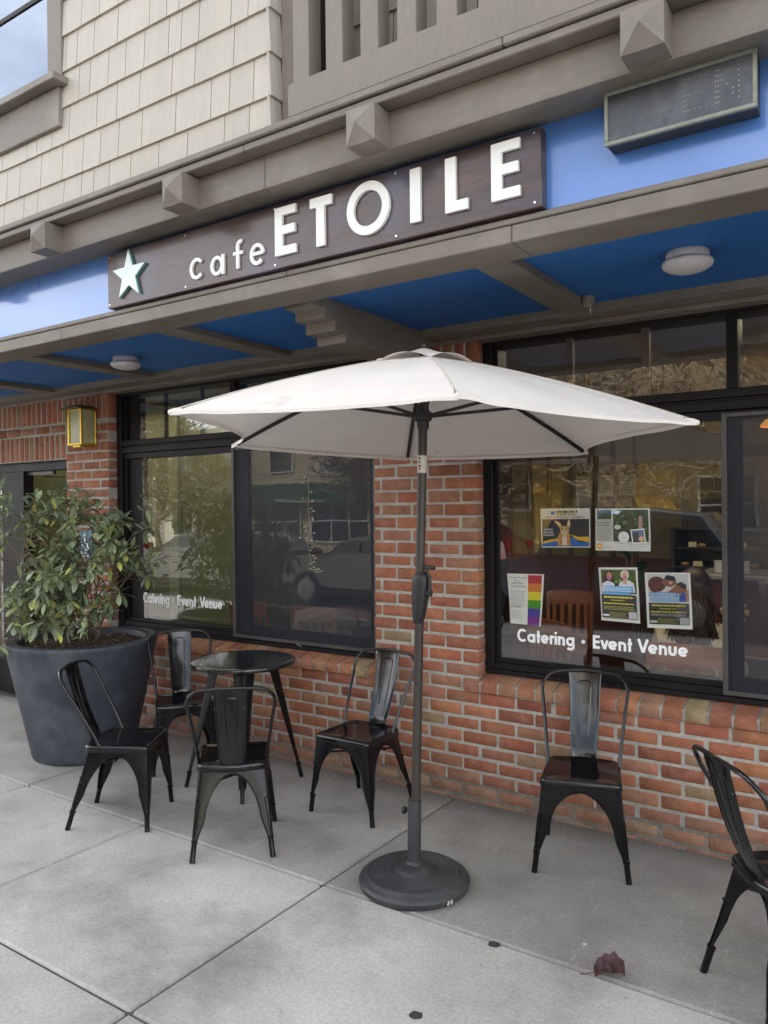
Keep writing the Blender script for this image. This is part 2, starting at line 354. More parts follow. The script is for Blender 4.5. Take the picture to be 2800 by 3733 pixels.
# piers
def pier(x0,x1,k0,k1,name,top):
    mb=MB()
    for k in range(k0,k1): course(mb,k,x0,x1)
    if top: soldiers(mb,x0,x1,rowz(k1),2.683)
    return mb.build(name,m_brick,bld,smooth=50)
kt=23                                       # 0.638+23*.0778 = 2.427
pier(PX0,PX1,0,kt,'brick_pier',True)
pier(1.95,XR,0,kt,'brick_pier',True)
mb=MB()
for k in range(-9,kt): course(mb,k,LX0,LX1)
soldiers(mb,XL,LX1,2.455,2.692)
for i in range(16):
    x=LX0-BL*i; brick(mb,x-BL+JT/2,x-JT/2,2.375,2.447)
soldiers(mb,XL,LX0-.004,2.142,2.367)
for k in range(-9,19): course(mb,k,XL,-7.35)
# fill between last course and the soldier band on the pier
x=LX1
mb.build('entrance_brick_pier',m_brick,bld,smooth=50)

# ---- window frames -------------------------------------------------
YF=.10
def window(name,x0,x1,parts,label):
    w=thing(name,None,None); w.parent=bld; w['label']=label
    return w
def fbox(mb,x0,x1,y0,y1,z0,z1): mb.box(x0,x1,y0,y1,z0,z1,b=.0025)
def shop_window(x0,x1,mull,tmull,label,xg):
    w=window('shop_window',x0,x1,None,label)
    mb=MB()
    fbox(mb,x0,x0+.058,YF-.02,YF+.14,.737,2.662); fbox(mb,x1-.05,x1,YF-.02,YF+.14,.737,2.662)     # jambs
    fbox(mb,x0+.058,x0+.085,YF+.01,YF+.13,.83,2.62)
    fbox(mb,x0,x1,YF-.024,YF+.14,.737,.763)                                                      # bottom stack
    fbox(mb,x0+.01,x1-.01,YF-.010,YF+.13,.763,.800); fbox(mb,x0+.02,x1-.02,YF+.008,YF+.12,.800,.828)
    fbox(mb,x0,x1,YF-.022,YF+.14,2.632,2.668)                                                     # head
    fbox(mb,x0+.03,x1-.03,YF-.012,YF+.13,2.228,2.272); fbox(mb,x0+.03,x1-.03,YF+.004,YF+.12,2.212,2.228)
    fbox(mb,x0+.03,x1-.03,YF-.016,YF+.13,2.168,2.212); fbox(mb,x0+.05,x1-.05,YF+.006,YF+.12,2.122,2.166)
    for t in tmull: fbox(mb,t-.026,t+.026,YF-.008,YF+.13,2.272,2.632)
    for t in mull: fbox(mb,t-.016,t+.03,YF+.004,YF+.12,.828,2.122)
    mb.build('frame',m_bronze,w,smooth=35)
    return w
W1=shop_window(-5.383,PX0+.006,[-4.045],[-4.075],'left shop window with a screened right half',0)
W2=shop_window(PX1-.002,1.95,[-.72,.62],[-.695,.62],'right shop window with posters taped inside',0)
yg=.12
def pane(w,x0,x1,z0,z1,mat=None,name='pane',y=yg):
    mb=MB(); mb.quad((x0,y,z0),(x1,y,z0),(x1,y,z1),(x0,y,z1)); return mb.build(name,mat or m_glass,w)
# stile left of the sliding pane in window one, sheet glass panes
mb=MB(); fbox(mb,-5.30,-5.115,YF+.035,YF+.075,.828,2.122); fbox(mb,-5.30,-5.13,YF+.035,YF+.075,2.272,2.632); mb.build('stile',m_bronze,W1,smooth=35)
pane(W1,-5.113,-4.061,.828,2.122); pane(W1,-4.015,-2.81,.828,2.122)
pane(W1,-5.128,-4.101,2.272,2.632,name='transom_pane'); pane(W1,-4.049,-2.81,2.272,2.632,name='transom_pane')
pane(W2,-1.952,-.736,.828,2.122); pane(W2,-.69,.604,.828,2.122); pane(W2,.65,1.9,.828,2.122)
pane(W2,-1.952,-.721,2.272,2.632,name='transom_pane'); pane(W2,-.669,.594,2.272,2.632,name='transom_pane')
m_muntin=M('brown wooden muntin',(.10,.055,.038),.6,bump=.1)
for x,h,w_,m_ in ((-4.848,.008,W1,m_bronze),(-4.439,.008,W1,m_bronze),(-1.531,.02,W2,m_muntin),(-1.119,.02,W2,m_muntin)):
    mb=MB(); mb.box(x-h,x+h,yg+.008,yg+.04,2.272,2.632); mb.build('muntin',m_,w_)
# insect screens in light metal frames in front of the right-hand sashes
def bug_screen(w,x0,x1,lb):
    z0,z1=.772,2.15; y=YF-.022
    mb=MB()
    mb.box(x0,x0+.024,y-.012,y+.014,z0,z1,b=.002)
    mb.box(x1-.016,x1,y-.010,y+.012,z0,z1,b=.002)
    mb.box(x0+.02,x1,y-.006,y+.012,z0,z0+.024,b=.002); mb.box(x0+.02,x1,y-.006,y+.012,z1-.02,z1,b=.002)
    for z in (1.02,1.09,1.52,1.72): mb.box(x0+.004,x0+.022,y-.016,y-.012,z,z+.012)
    mb.build('screen_frame',m_bronze_l,w,smooth=35)
    mb=MB(); mb.quad((x0+.022,y+.004,z0+.022),(x1-.014,y+.004,z0+.022),(x1-.014,y+.004,z1-.018),(x0+.022,y+.004,z1-.018)); mb.build('screen_mesh',m_screen,w)
bug_screen(W1,-4.066,-2.80,''); bug_screen(W2,-.742,.60,'')
# vinyl strip frame of sliding sash in front of screens
mb=MB(); fbox(mb,-4.015,-3.935,YF+.002,YF+.05,.828,2.122); fbox(mb,-2.86,-2.81,YF+.002,YF+.05,.828,2.122); fbox(mb,-4.0,-2.82,YF+.004,YF+.045,.828,.862)
mb.build('sash',m_bronze,W1,smooth=35)
mb=MB(); fbox(mb,-.69,-.655,YF+.002,YF+.05,.828,2.122); fbox(mb,-.66,.60,YF+.004,YF+.045,.828,.856); mb.build('sash',m_bronze,W2,smooth=35)
# hardware catches on bottom rails
mb=MB(); mb.tube([(-3.42,YF-.03,.762),(-3.44,YF-.04,.772),(-3.45,YF-.045,.780)],.004,6); mb.build('catch',m_steel,W1)

# ---- entrance -------------------------------------------------------
door=thing('entrance_door',None,None); door.parent=bld; door['label']='black framed glass entrance door standing open'
mb=MB()
fbox(mb,-7.35,LX0,.06,.17,2.065,2.142); fbox(mb,-6.03,-5.985,.14,.24,.0,2.065); fbox(mb,-7.06,-6.70,.06,.16,.0,2.065)
fbox(mb,-7.35,-7.06,.08,.14,1.92,2.065); fbox(mb,-7.35,-7.06,.08,.14,.0,.30)
mb.build('door_frame',m_bronze,door,smooth=35)
mb=MB(); mb.box(-6.70,-5.99,.04,.30,.0,.03,b=.006); mb.build('threshold',m_bronze_l,door,smooth=35)
pane(door,-7.35,-7.06,.30,1.92,name='side_pane',y=.11)
mb=MB(); mb.box(-6.78,-6.30,.10,.13,2.03,2.062); mb.tube([(-6.6,.2,2.02),(-6.45,.42,2.02)],.008,6); mb.build('door_closer',m_bronze_l,door)

# ---- canopy -----------------------------------------------------------
can=bld
def wood(name,boxes,mat=m_taupe,parent=None,b=.004):
    mb=MB()
    for q in boxes: mb.box(*q,b=b)
    return mb.build(name,mat,parent or bld,smooth=35)
def split(x0,x1,cuts):
    xs=[x0]+cuts+[x1]; return [(xs[i]+(.0012 if i else 0),xs[i+1]-.0012) for i in range(len(xs)-1)]
wood('canopy_fascia',[(a,b,-1.35,-1.15,2.68,2.7455) for a,b in split(XL,XR,[-3.98,-1.2])])
wood('fascia_cap',[(a,b,-1.356,-1.20,2.7475,2.770) for a,b in split(XL,XR,[-4.01,-2.29,.4])])
wood('wall_trim',[(XL,XR,-.175,.075,2.68,2.735),(XL,XR,-.02,.095,2.655,2.68)],b=.003)
mb=MB(); mb.box(XL,XR,-1.16,-.17,2.722,2.76); mb.build('soffit_panel',m_soffit,bld)
for x in (-7.24,-5.92,-4.68,-3.355,-1.38,-.03,1.29,2.6):
    wood('soffit_joist',[(x-.078,x+.078,-1.152,-.17,2.684,2.73)])
# corbelled bracket beam over the pier
bb=MB(); x0,x1=-2.50,-2.315
prof=[(-1.12,2.725),(-1.12,2.672),(-1.045,2.672),(-1.045,2.628),(-.965,2.628),(-.965,2.578),(-.875,2.578),(-.875,2.535),(-.30,2.535),(-.30,2.455),(-.02,2.455),(-.02,2.725)]
n=len(prof); bb.add([(x0,y,z) for y,z in prof]+[(x1,y,z) for y,z in prof],[tuple(range(n)),tuple(range(2*n-1,n-1,-1))]+[(i,n+i,n+(i+1)%n,(i+1)%n) for i in range(n)])
bb.build('bracket_beam',m_taupe,bld)
# blue band and the upper cornice
mb=MB(); 
for a,b in split(XL,XR,[-5.2,-.1]): mb.box(a,b,-1.33,-1.2,2.755,3.12,b=.002)
mb.build('blue_fascia_band',m_blueband,bld,smooth=35)
wood('cornice_soffit',[(XL,XR,-1.461,-1.28,3.088,3.11)],b=.001)
wood('cornice_lower_board',[(a,b,-1.5,-1.46,3.0855,3.228) for a,b in split(XL,XR,[-5.6,-2.28,-.02])])
wood('cornice_bead',[(a,b,-1.508,-1.46,3.079,3.0855) for a,b in split(XL,XR,[-2.28])],b=.002)
wood('cornice_upper_board',[(a,b,-1.575,-1.46,3.2285,3.2585) for a,b in split(XL,XR,[-2.33,1.1])])
wood('cornice_cap',[(a,b,-1.59,-1.44,3.2615,3.292) for a,b in split(XL,XR,[-4.4,-1.12])],b=.005)
mb=MB(); mb.box(XL,XR,-1.568,-1.46,3.2575,3.2625); mb.build('cornice_gap',m_dark,bld)
for i in range(-5,5):
    cx=-.652+1.0465*i
    if cx<XL: continue
    mb=MB(); h=.0655; z0,z1=3.083,3.221; zc=(z0+z1)/2
    mb.box(cx-h,cx+h,-1.605,-1.46,z0,z1)
    A=[(cx-h,-1.6052,z0),(cx+h,-1.6052,z0),(cx+h,-1.6052,z1),(cx-h,-1.6052,z1),(cx,-1.642,zc)]
    mb.add(A,[(0,1,4),(1,2,4),(2,3,4),(3,0,4)])
    mb.build('beam_end',m_taupe,bld)
# ---- shingled wall -------------------------------------------------
def shingles(name,x0,x1,y,z0,z1,holes=(),flip=None,seed=3,parent=None):
    rnd=random.Random(seed); mb=MB(); ex=.1885; k=0; zb=3.469-ex*3
    while zb<z1:
        if zb+ex>z0:
            x=x1 if flip is None else x1
            first=True
            while x>x0+.01:
                w=rnd.choice((.095,.12,.14,.15,.17,.2,.24))+rnd.uniform(-.01,.01)
                a=max(x0,x-w); b=x; g=.0022
                dz=rnd.uniform(-.0008,.0008); k_=rnd.uniform(.96,1.03); c=(.465*k_,.425*k_,.358*k_)
                aa,bb_=a+(g if a>x0 else 0),b-(g if not first else 0)
                segs=[(aa,bb_,max(zb,z0),min(zb+ex+.02,z1))]
                for (hx0,hx1,hz0,hz1) in holes:
                    ns=[]
                    for (p,q,u,v) in segs:
                        if q<=hx0 or p>=hx1 or v<=hz0 or u>=hz1: ns.append((p,q,u,v)); continue
                        if p<hx0: ns.append((p,hx0,u,v))
                        if q>hx1: ns.append((hx1,q,u,v))
                        p2,q2=max(p,hx0),min(q,hx1)
                        if u<hz0: ns.append((p2,q2,u,hz0))
                        if v>hz1: ns.append((p2,q2,hz1,v))
                    segs=[t for t in ns if t[1]-t[0]>.002 and t[3]-t[2]>.002]
                for (p_,q_,u,v) in segs:
                    tb=(u-zb)/ex; yb=y-.012*(1-tb) ; yt=y-.012*(1-(v-zb)/ex)
                    P=[(p_,yb,u+dz),(q_,yb,u+dz),(q_,yt,v),(p_,yt,v)]
                    Q=[(t[0],t[1]+.012,t[2]) for t in P]
                    if flip is not None: # swap into x-facing plane
                        P=[(flip-(t[1]-y),t[0],t[2]) for t in P]; Q=[(flip-(t[1]-y),t[0],t[2]) for t in Q]
                    mb.add(P+Q,[(0,1,2,3),(0,4,5,1),(1,5,6,2),(3,2,6,7),(0,3,7,4),(7,6,5,4)],c)
                x=a; first=False
        zb+=ex; k+=1
    return mb.build(name,m_shingle,parent or bld)
shingles('shingle_wall',XL,-2.242,-1.497,3.285,5.6,holes=((-6.2,-3.714,3.752,5.4),))
shingles('shingle_return',-1.507,-1.43,0,3.285,5.6,flip=-2.242,seed=5)
mb=MB(); mb.box(XL,-6.2,-1.482,-1.3,3.285,5.6);mb.box(-3.70,-2.25,-1.482,-1.3,3.285,5.6);mb.box(-6.2,-3.7,-1.482,-1.3,3.285,3.76);mb.box(-6.2,-3.7,-1.482,-1.3,5.38,5.6)
mb.box(-2.30,-2.252,-1.48,-.95,3.285,5.6); mb.build('wall_sheathing',m_dark,bld)
wood('corner_board',[(-2.238,-2.15,-1.432,-1.39,3.285,5.6)],m_rail)
# upper window
uw=thing('upper_window',None,None); uw.parent=bld; uw['label']='upper storey window reflecting pale blue sky'
wood('window_casing',[(-3.825,-3.700,-1.515,-1.40,3.955,5.38),(-6.2,-6.06,-1.53,-1.40,3.955,5.38),(-6.2,-3.705,-1.53,-1.4,5.25,5.40)],m_taupe_v,uw)
wood('window_sill',[(-6.26,-3.662,-1.59,-1.40,3.958,3.998)],m_taupe,uw)
wood('apron_board',[(-6.2,-3.712,-1.528,-1.45,3.748,3.956)],m_taupe,uw)
pane(uw,-6.06,-3.825,3.998,5.25,m_glass2,y=-1.492)
mb=MB(); mb.box(-6.06,-3.825,-1.500,-1.486,4.50,4.53,b=.003); mb.build('sash_rail',m_bronze,uw)
mb=MB(); mb.box(-6.06,-3.85,-1.44,-1.42,3.99,5.3); mb.build('blind',M('pale blind',(.45,.5,.55),.8,bump=0),uw)
# balcony railing, with the recessed wall behind it
rail=thing('balcony_railing',None,None); rail.parent=bld; rail['label']='slatted balcony railing of wide taupe boards'
wood('bottom_rail',[(-2.146,XR,-1.50,-1.405,3.347,3.488)],m_rail,rail)
wood('top_rail',[(-2.146,XR,-1.51,-1.40,4.30,4.42)],m_rail,rail)
x=-2.127
while x<XR:
    wood('baluster',[(x,x+.085,-1.485,-1.40,3.487,4.31)],m_rail,rail,b=.003); x+=.1735
shingles('balcony_back_wall',-2.25,XR,-.93,3.285,5.6,seed=9)
mb=MB(); mb.box(-2.25,XR,-1.44,-.9,3.26,3.33); mb.build('balcony_floor',m_rail,bld)
# shell: roof, upper mass, interior walls
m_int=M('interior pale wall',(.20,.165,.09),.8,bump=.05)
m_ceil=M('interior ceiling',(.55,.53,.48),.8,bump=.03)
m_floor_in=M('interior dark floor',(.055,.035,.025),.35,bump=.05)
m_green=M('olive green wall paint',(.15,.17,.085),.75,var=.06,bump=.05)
mb=MB(); mb.box(XL,XR,-.88,9,3.0,3.2); mb.box(XL,XR,-1.48,9,5.6,7.4); mb.box(XL,XR,-.86,-.6,3.2,5.6); mb.box(XL,XR,8.8,9,0,5.6)
mb.box(XL,XL+.1,.31,9,0,5.6); mb.box(XR-.1,XR,.31,9,0,5.6); mb.box(XL,XL+.1,-1.28,.3,2.8,5.6); mb.box(XR-.1,XR,-1.28,.3,2.8,5.6)
mb.box(XL,XR,-1.2,.30,2.768,3.0)
mb.build('building_shell',M('plain rendered shell',(.45,.42,.36),.8,bump=.1),bld)
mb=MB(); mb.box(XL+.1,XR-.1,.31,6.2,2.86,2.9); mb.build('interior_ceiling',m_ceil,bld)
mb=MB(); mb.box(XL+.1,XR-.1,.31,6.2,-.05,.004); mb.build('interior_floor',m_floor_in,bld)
mb=MB(); mb.box(-9.1,-5.5,1.62,1.74,.004,2.86); mb.box(-5.5,-5.42,1.62,2.6,.004,2.86); mb.build('green_partition_wall',m_green,bld)
mb=MB(); mb.box(-6.50,-6.36,1.57,1.62,.004,2.86,b=.005); mb.build('lit_wall_edge',M('lighter green for lit edge',(.22,.25,.14),.7,bump=.03),bld)  # strip in lighter green paints the lit edge of the wall into its colour
m_wains=M('reddish wood panelling',(.11,.035,.022),.45,var=.2,stretch=(3,1,.3),bump=.1)
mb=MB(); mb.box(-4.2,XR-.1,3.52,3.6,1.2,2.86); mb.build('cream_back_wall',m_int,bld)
mb=MB(); mb.box(-4.2,XR-.1,3.49,3.6,.004,1.2,b=.004); mb.build('wood_wainscot',m_wains,bld)
mb=MB()
for x in (-3.44,-3.222,-3.007,-2.787,-2.567,-2.355,-2.14): mb.box(x-.02,x+.02,3.49,3.52,1.2,2.86)
mb.build('wall_batten',m_muntin,bld)
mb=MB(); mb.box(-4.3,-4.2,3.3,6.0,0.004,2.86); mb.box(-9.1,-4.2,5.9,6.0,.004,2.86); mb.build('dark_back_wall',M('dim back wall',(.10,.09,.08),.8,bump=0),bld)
# ================================================================== lettering helpers
def glyph(ch,xh=.68,sw=.17):
    """strokes in cap-height units: list of (points, closed); returns strokes, advance"""
    h=sw/2; r=xh/2-h; S=[]
    if ch=='C': return [(arc(.45,.5,.45-h,48,312,22,.5-h+.02),False)],.86
    if ch=='O': return [(arc(.5,.5,.5-h,0,342,19,.5-h),True)],1.05
    if ch=='E': return [([(h,0),(h,1)],False),([(h,1-h),(.52,1-h)],False),([(h,.51),(.50,.51)],False),([(h,h),(.52,h)],False)],.60
    if ch=='V': return [([(.06,1),(.38,.04)],False),([(.70,1),(.38,.04)],False)],.74
    if ch=='a': return [(arc(h+r,xh/2,r,0,345,20),True),([(xh-h,0),(xh-h,xh)],False)],xh+.10
    if ch=='c': return [(arc(h+r,xh/2,r,45,315,16),False)],xh*.92
    if ch=='e': return [([(h,xh/2-.01),(xh-h,xh/2-.01)],False),(arc(h+r,xh/2,r,0,320,20),False)],xh+.07
    if ch=='t': return [([(.16,0),(.16,.95)],False),([(.02,xh-h),(.33,xh-h)],False)],.37
    if ch=='f': return [([(.16,0),(.16,.84)]+arc(.29,.84,.13,180,95,6),False),([(.02,xh-h),(.33,xh-h)],False)],.38
    if ch=='r': return [([(h,0),(h,xh)],False),(arc(.30,xh-.26,.30-h,170,75,6,.26-h),False)],.40
    if ch=='i': return [([(h,0),(h,xh)],False),([(h,xh+.12),(h,xh+.29)],False)],.27
    if ch=='n': return [([(h,0),(h,xh)],False),([(h,xh-.28)]+arc(h+.19,xh-.28,.19,180,0,12,.28-h)+[(h+.38,0)],False)],.66
    if ch=='u': return [([(h,xh),(h,.28)]+arc(h+.19,.28,.19,180,360,12,.28-h)+[(h+.38,xh)],False)],.66
    if ch=='v': return [([(.05,xh),(.27,.03)],False),([(.49,xh),(.27,.03)],False)],.54
    if ch=='g': return [(arc(h+r,xh/2,r,0,345,20),True),([(xh-h,xh),(xh-h,-.08)]+arc(h+r,-.06,r,0,-150,10,.17),False)],xh+.12
    if ch=='.': return [(arc(.14,.42,.065,0,330,11),True)],.42
    return [],.30
def letters(mb,text,x,z,h,y0,y1,sw=.17,width=None,col=(1,1,1)):
    tot=sum(glyph(c,sw=sw)[1] for c in text); sx=h if width is None else width/tot
    k=0
    for ch in text:
        S,adv=glyph(ch,sw=sw)
        for pts,cl in S:
            w=sw if ch!='.' else .17
            mb.strip([(x+p[0]*sx,z+p[1]*h) for p in pts],w*(h+sx)/2,y0-.00008*k,y1,col,0,cl); k+=1
        x+=adv*sx
def text_mesh(s,bold=0.0,align='LEFT'):
    cu=bpy.data.curves.new('t','FONT'); cu.body=s; cu.size=1; cu.offset=bold; cu.resolution_u=2
    o=bpy.data.objects.new('t',cu); COL.objects.link(o)
    me=bpy.data.meshes.new_from_object(o); V=[(v.co.x,v.co.y) for v in me.vertices]; F=[tuple(p.vertices) for p in me.polygons]
    bpy.data.objects.remove(o); bpy.data.curves.remove(cu); bpy.data.meshes.remove(me)
    if not V: return V,F
    x0=min(v[0] for v in V);x1=max(v[0] for v in V);y0=min(v[1] for v in V);y1=max(v[1] for v in V)
    return [((a-x0)/(x1-x0),(b-y0)/(y1-y0)) for a,b in V],F

# ================================================================== cafe sign
sg=thing('cafe_sign','long dark wooden sign with a pale star and white raised letters on the blue band','sign',(-2.29,-1.355,2.918))
def at_sign(mb,name,mat,sm=30,lab=None):
    for i,v in enumerate(mb.v): mb.v[i]=(v[0]+2.29,v[1]+1.355,v[2]-2.918)
    return mb.build(name,mat,sg,smooth=sm,label=lab)
mb=MB(); mb.box(-3.513,-1.068,-1.381,-1.332,2.776,3.060,b=.003); at_sign(mb,'board',m_signwood)
YL0,YL1=-1.395,-1.3812
def L_E(x0,x1,z0,z1,s=.037):
    m=(z0+z1)/2+.004; xm=x1-.006
    return [(x0,z0),(x1,z0),(x1,z0+s),(x0+s+.006,z0+s),(x0+s+.006,m-s/2),(xm,m-s/2),(xm,m+s/2),(x0+s+.006,m+s/2),(x0+s+.006,z1-s),(x1,z1-s),(x1,z1),(x0,z1)]
for nm,poly in (('letter_e',L_E(-2.319,-2.199,2.827,3.038)),('letter_t',[(-2.084,2.825),(-2.040,2.825),(-2.040,2.993),(-2.000,2.993),(-2.000,3.034),(-2.118,3.034),(-2.118,2.993),(-2.084,2.993)]),
      ('letter_i',[(-1.611,2.826),(-1.564,2.826),(-1.564,3.036),(-1.611,3.036)]),('letter_l',[(-1.453,2.829),(-1.356,2.829),(-1.356,2.868),(-1.407,2.868),(-1.407,3.036),(-1.453,3.036)]),
      ('letter_e',L_E(-1.259,-1.145,2.829,3.038))):
    mb=MB(); mb.prism(poly,YL0,YL1); at_sign(mb,nm,m_letter)
mb=MB(); mb.strip(arc(-1.8145,2.931,.0885,0,352.5,47,.0905),.036,YL0,YL1,closed=True); at_sign(mb,'letter_o',m_letter)
SM={'letter_c':('c',-2.866,.085),'letter_a':('a',-2.727,.085),'letter_f':('f',-2.583,.132),'letter_e':('e',-2.470,.085)}
mb=MB(); mb.strip(arc(-2.824,2.866,.040,42,318,16,.043),.0165,YL0+.003,YL1); at_sign(mb,'letter_c',m_letter)
mb=MB(); mb.strip(arc(-2.688,2.855,.034,0,345,18,.038),.0165,YL0+.003,YL1,closed=True); mb.strip([(-2.648,2.809),(-2.648,2.902)],.0165,YL0+.0028,YL1); at_sign(mb,'letter_a',m_letter)
mb=MB(); mb.strip([(-2.553,2.817),(-2.553,2.915)]+arc(-2.530,2.918,.023,180,80,6),.0165,YL0+.003,YL1); mb.strip([(-2.580,2.888),(-2.522,2.888)],.015,YL0+.0028,YL1); at_sign(mb,'letter_f',m_letter)
mb=MB(); mb.strip([(-2.468,2.864),(-2.396,2.864)],.015,YL0+.0028,YL1); mb.strip(arc(-2.431,2.861,.036,2,315,18,.041),.0165,YL0+.003,YL1); at_sign(mb,'letter_e',m_letter)
st=[]
cx,cz=-3.322,2.922
for i in range(10):
    a=math.radians(90+36*i); r=(.132 if i%2==0 else .053)
    st.append((cx+r*math.cos(a),cz+r*math.sin(a)))
mb=MB(); mb.prism(st,-1.3985,-1.3812); s1=at_sign(mb,'star',m_star)
mb=MB(); mb.prism([(cx+(x-cx)*1.02+.002,cz+(z-cz)*1.02-.001) for x,z in st],-1.3945,-1.3812); at_sign(mb,'star_edge',m_staredge)
for x in (-3.496,-2.911,-2.33,-1.686,-1.094):
    for z in (3.044,2.794): mb=MB(); mb.box(x-.0045,x+.0045,-1.3845,-1.381,z-.0045,z+.0045,b=.0015); at_sign(mb,'bolt',m_steel)

# ================================================================== led sign
ld=thing('led_sign','boxy dusty electronic message sign in a weathered green frame below the cornice','sign',(-.596,-1.34,2.998))
def loc(mb,o,name,mat,sm=35,label=None):
    for i,v in enumerate(mb.v): mb.v[i]=(v[0]-o.location[0],v[1]-o.location[1],v[2]-o.location[2])
    return mb.build(name,mat,o,smooth=sm,label=label)
mb=MB(); mb.box(-.826,-.366,-1.412,-1.332,2.911,3.085,b=.003); loc(mb,ld,'case',M('led case',(.035,.04,.04),.5,var=.15))
mb=MB()
for q in ((-.829,-.363,2.908,2.921),(-.829,-.363,3.074,3.088)): mb.box(q[0],q[1],-1.42,-1.405,q[2],q[3],b=.002)
for q in ((-.829,-.817),(-.3755,-.363)): mb.box(q[0],q[1],-1.4195,-1.405,2.9212,3.0738,b=.002)
loc(mb,ld,'frame',m_ledframe)
mb=MB(); mb.box(-.817,-.3755,-1.4145,-1.41,2.921,3.074); loc(mb,ld,'display_panel',m_led)
D5={'O':["01110","10001","10001","10001","10001","10001","01110"],'P':["11110","10001","10001","11110","10000","10000","10000"],'E':["11111","10000","10000","11110","10000","10000","11111"],'N':["10001","11001","11001","10101","10011","10011","10001"]}
mb=MB(); x=-.765
for li,ch in enumerate("OPEN"):
    f=(.11,.14,.22,.30)[li]
    for r,row in enumerate(D5[ch]):
        for c,bit in enumerate(row):
            if bit=='1':
                for dx,dz in ((0,0),(.0075,0)) if c in (0,) else ((0,0),):
                    px=x+c*.0165+dx; pz=3.052-r*.0165+dz
                    mb.box(px-.0022,px+.0022,-1.4152,-1.4145,pz-.0022,pz+.0022,(f*1.0,f*.98,f*.9))
    x+=.095
loc(mb,ld,'display_lettering',m_leddot,None)

# ================================================================== soffit lamps, detector, lantern, access sign
def lamp(x,y,label):
    t=thing('ceiling_light',label,'ceiling light',(x,y,2.722),0,'round lights under the canopy')
    mb=MB(); mb.lathe([(.0,0),(.093,0),(.098,-.006),(.098,-.034),(.094,-.04),(.0,-.04)],32); mb.build('mount',m_white,t,smooth=40)
    mb=MB(); mb.lathe([(.098,-.038),(.112,-.045),(.117,-.054),(.112,-.068),(.092,-.082),(.060,-.093),(.03,-.098),(.0001,-.0995)],32); mb.build('shade',m_white,t,smooth=60); t.scale=(.85,.85,.85)
    return t
lamp(-4.30,-.66,'round white light under the canopy, on the blue panel nearest the door lantern')
lamp(-.72,-.72,'round white light under the canopy, on the blue panel below the electronic sign')
dt=thing('motion_detector','small dark cylindrical detector hanging at the end of a canopy joist','detector',(-1.275,-.30,2.722))
mb=MB(); mb.lathe([(.0,0),(.034,0),(.034,-.03),(.028,-.034),(.028,-.055),(.0001,-.058)],20); mb.build('housing',m_taupe,dt,smooth=40)
mb=MB(); mb.tube([(0.012,0,-.055),(.012,0,-.085)],.003,6); mb.build('sensor_pin',m_steel,dt)
ln=thing('wall_lantern','square brass lantern with a flat dark cap on the brick pier beside the door','lantern',(-5.62,-.075,2.38))
mb=MB(); mb.box(-.155,.10,-.105,.075,.153,.166,b=.003); mb.box(-.09,.085,-.09,.06,.166,.182,b=.008); mb.build('cap',M('dark lantern cap',(.06,.05,.035),.5,bump=.1),ln,smooth=35)
mb=MB(); w=.082; d=.068
for sx in (-1,1):
    for sy in (-1,1): mb.box(sx*w-.008,sx*w+.008,sy*d-.008,sy*d+.008,-.135,.153,b=.002)
for z in (-.142,.138):
    mb.box(-w-.008,w+.008,-d-.0085,-d+.008,z,z+.014,b=.002); mb.box(-w-.008,w+.008,d-.008,d+.0085,z,z+.014,b=.002)
    mb.box(-w-.0085,-w+.008,-d,d,z,z+.014,b=.002); mb.box(w-.008,w+.0085,-d,d,z,z+.014,b=.002)
mb.box(-.045,.05,-.06,.05,-.158,-.142,b=.002)
mb.build('brass_frame',m_gold,ln,smooth=35)
mb=MB(); mb.box(-w+.003,w-.003,-d+.003,d-.003,-.13,.14); mb.build('lantern_glass',m_lglass,ln)
mb=MB(); mb.box(-.05,.05,.062,.078,-.11,.11,b=.004); mb.build('wall_plate',m_gold,ln)
ac=thing('access_sign','small teal wheelchair access sign on the brick pier behind the shrub','sign',(-5.69,-.006,1.422))
mb=MB(); mb.box(-.092,.092,-.004,.004,-.118,.118,b=.002); mb.build('plate',M('teal plastic',(.03,.13,.17),.4,bump=0),ac)
mb=MB()
mb.lathe([(.0001,0),(.011,0)],12)
mb=MB(); y=-.0052
mb.strip(arc(-.004,-.018,.036,60,-205,16),.009,y,-.004); mb.strip([(-.012,.058),(-.008,.010),(.022,.008),(.036,-.034),(.050,-.030)],.011,y-.0001,-.004); mb.strip([(-.010,.034),(.018,.032)],.008,y-.0002,-.004)
mb.strip(arc(-.012,.076,.006,0,330,11),.012,y,-.004,closed=True)
V,F=text_mesh('ENTRANCE',.02); mb.add([(-.06+a*.12,y,-.082+b*.017) for a,b in V],F); V,F=text_mesh('PULL TO OPEN',.02); mb.add([(-.05+a*.10,y,-.106+b*.013) for a,b in V],F)
mb.build('symbol',m_vinyl,ac)

# ================================================================== window lettering
def win_text(x,z,h,w,label,loc_):
    t=thing('window_lettering',label,'lettering',(x,.118,z))
    mb=MB(); letters(mb,'Catering',0,0,h,0,.0012,.195,w[0]); o=mb.build('word',m_vinyl,t)
    mb=MB(); letters(mb,'.',w[1]-h*.14,0,h,0,.0012); mb.build('dot',m_vinyl,t)
    mb=MB(); letters(mb,'Event',w[2],0,h,0,.0012,.195,w[3]); letters(mb,'Venue',w[4],0,h,0,.0012,.195,w[5]); mb.build('word',m_vinyl,t)
win_text(-1.85,.930,.073,(.348,.389,.443,.214,.683,.258),'larger white Catering Event Venue lettering low on the right window below the posters',0)
win_text(-5.118,.955,.084,(.318,.352,.404,.212,.655,.243),'smaller looking white Catering Event Venue lettering low on the left window by the shrub',0)

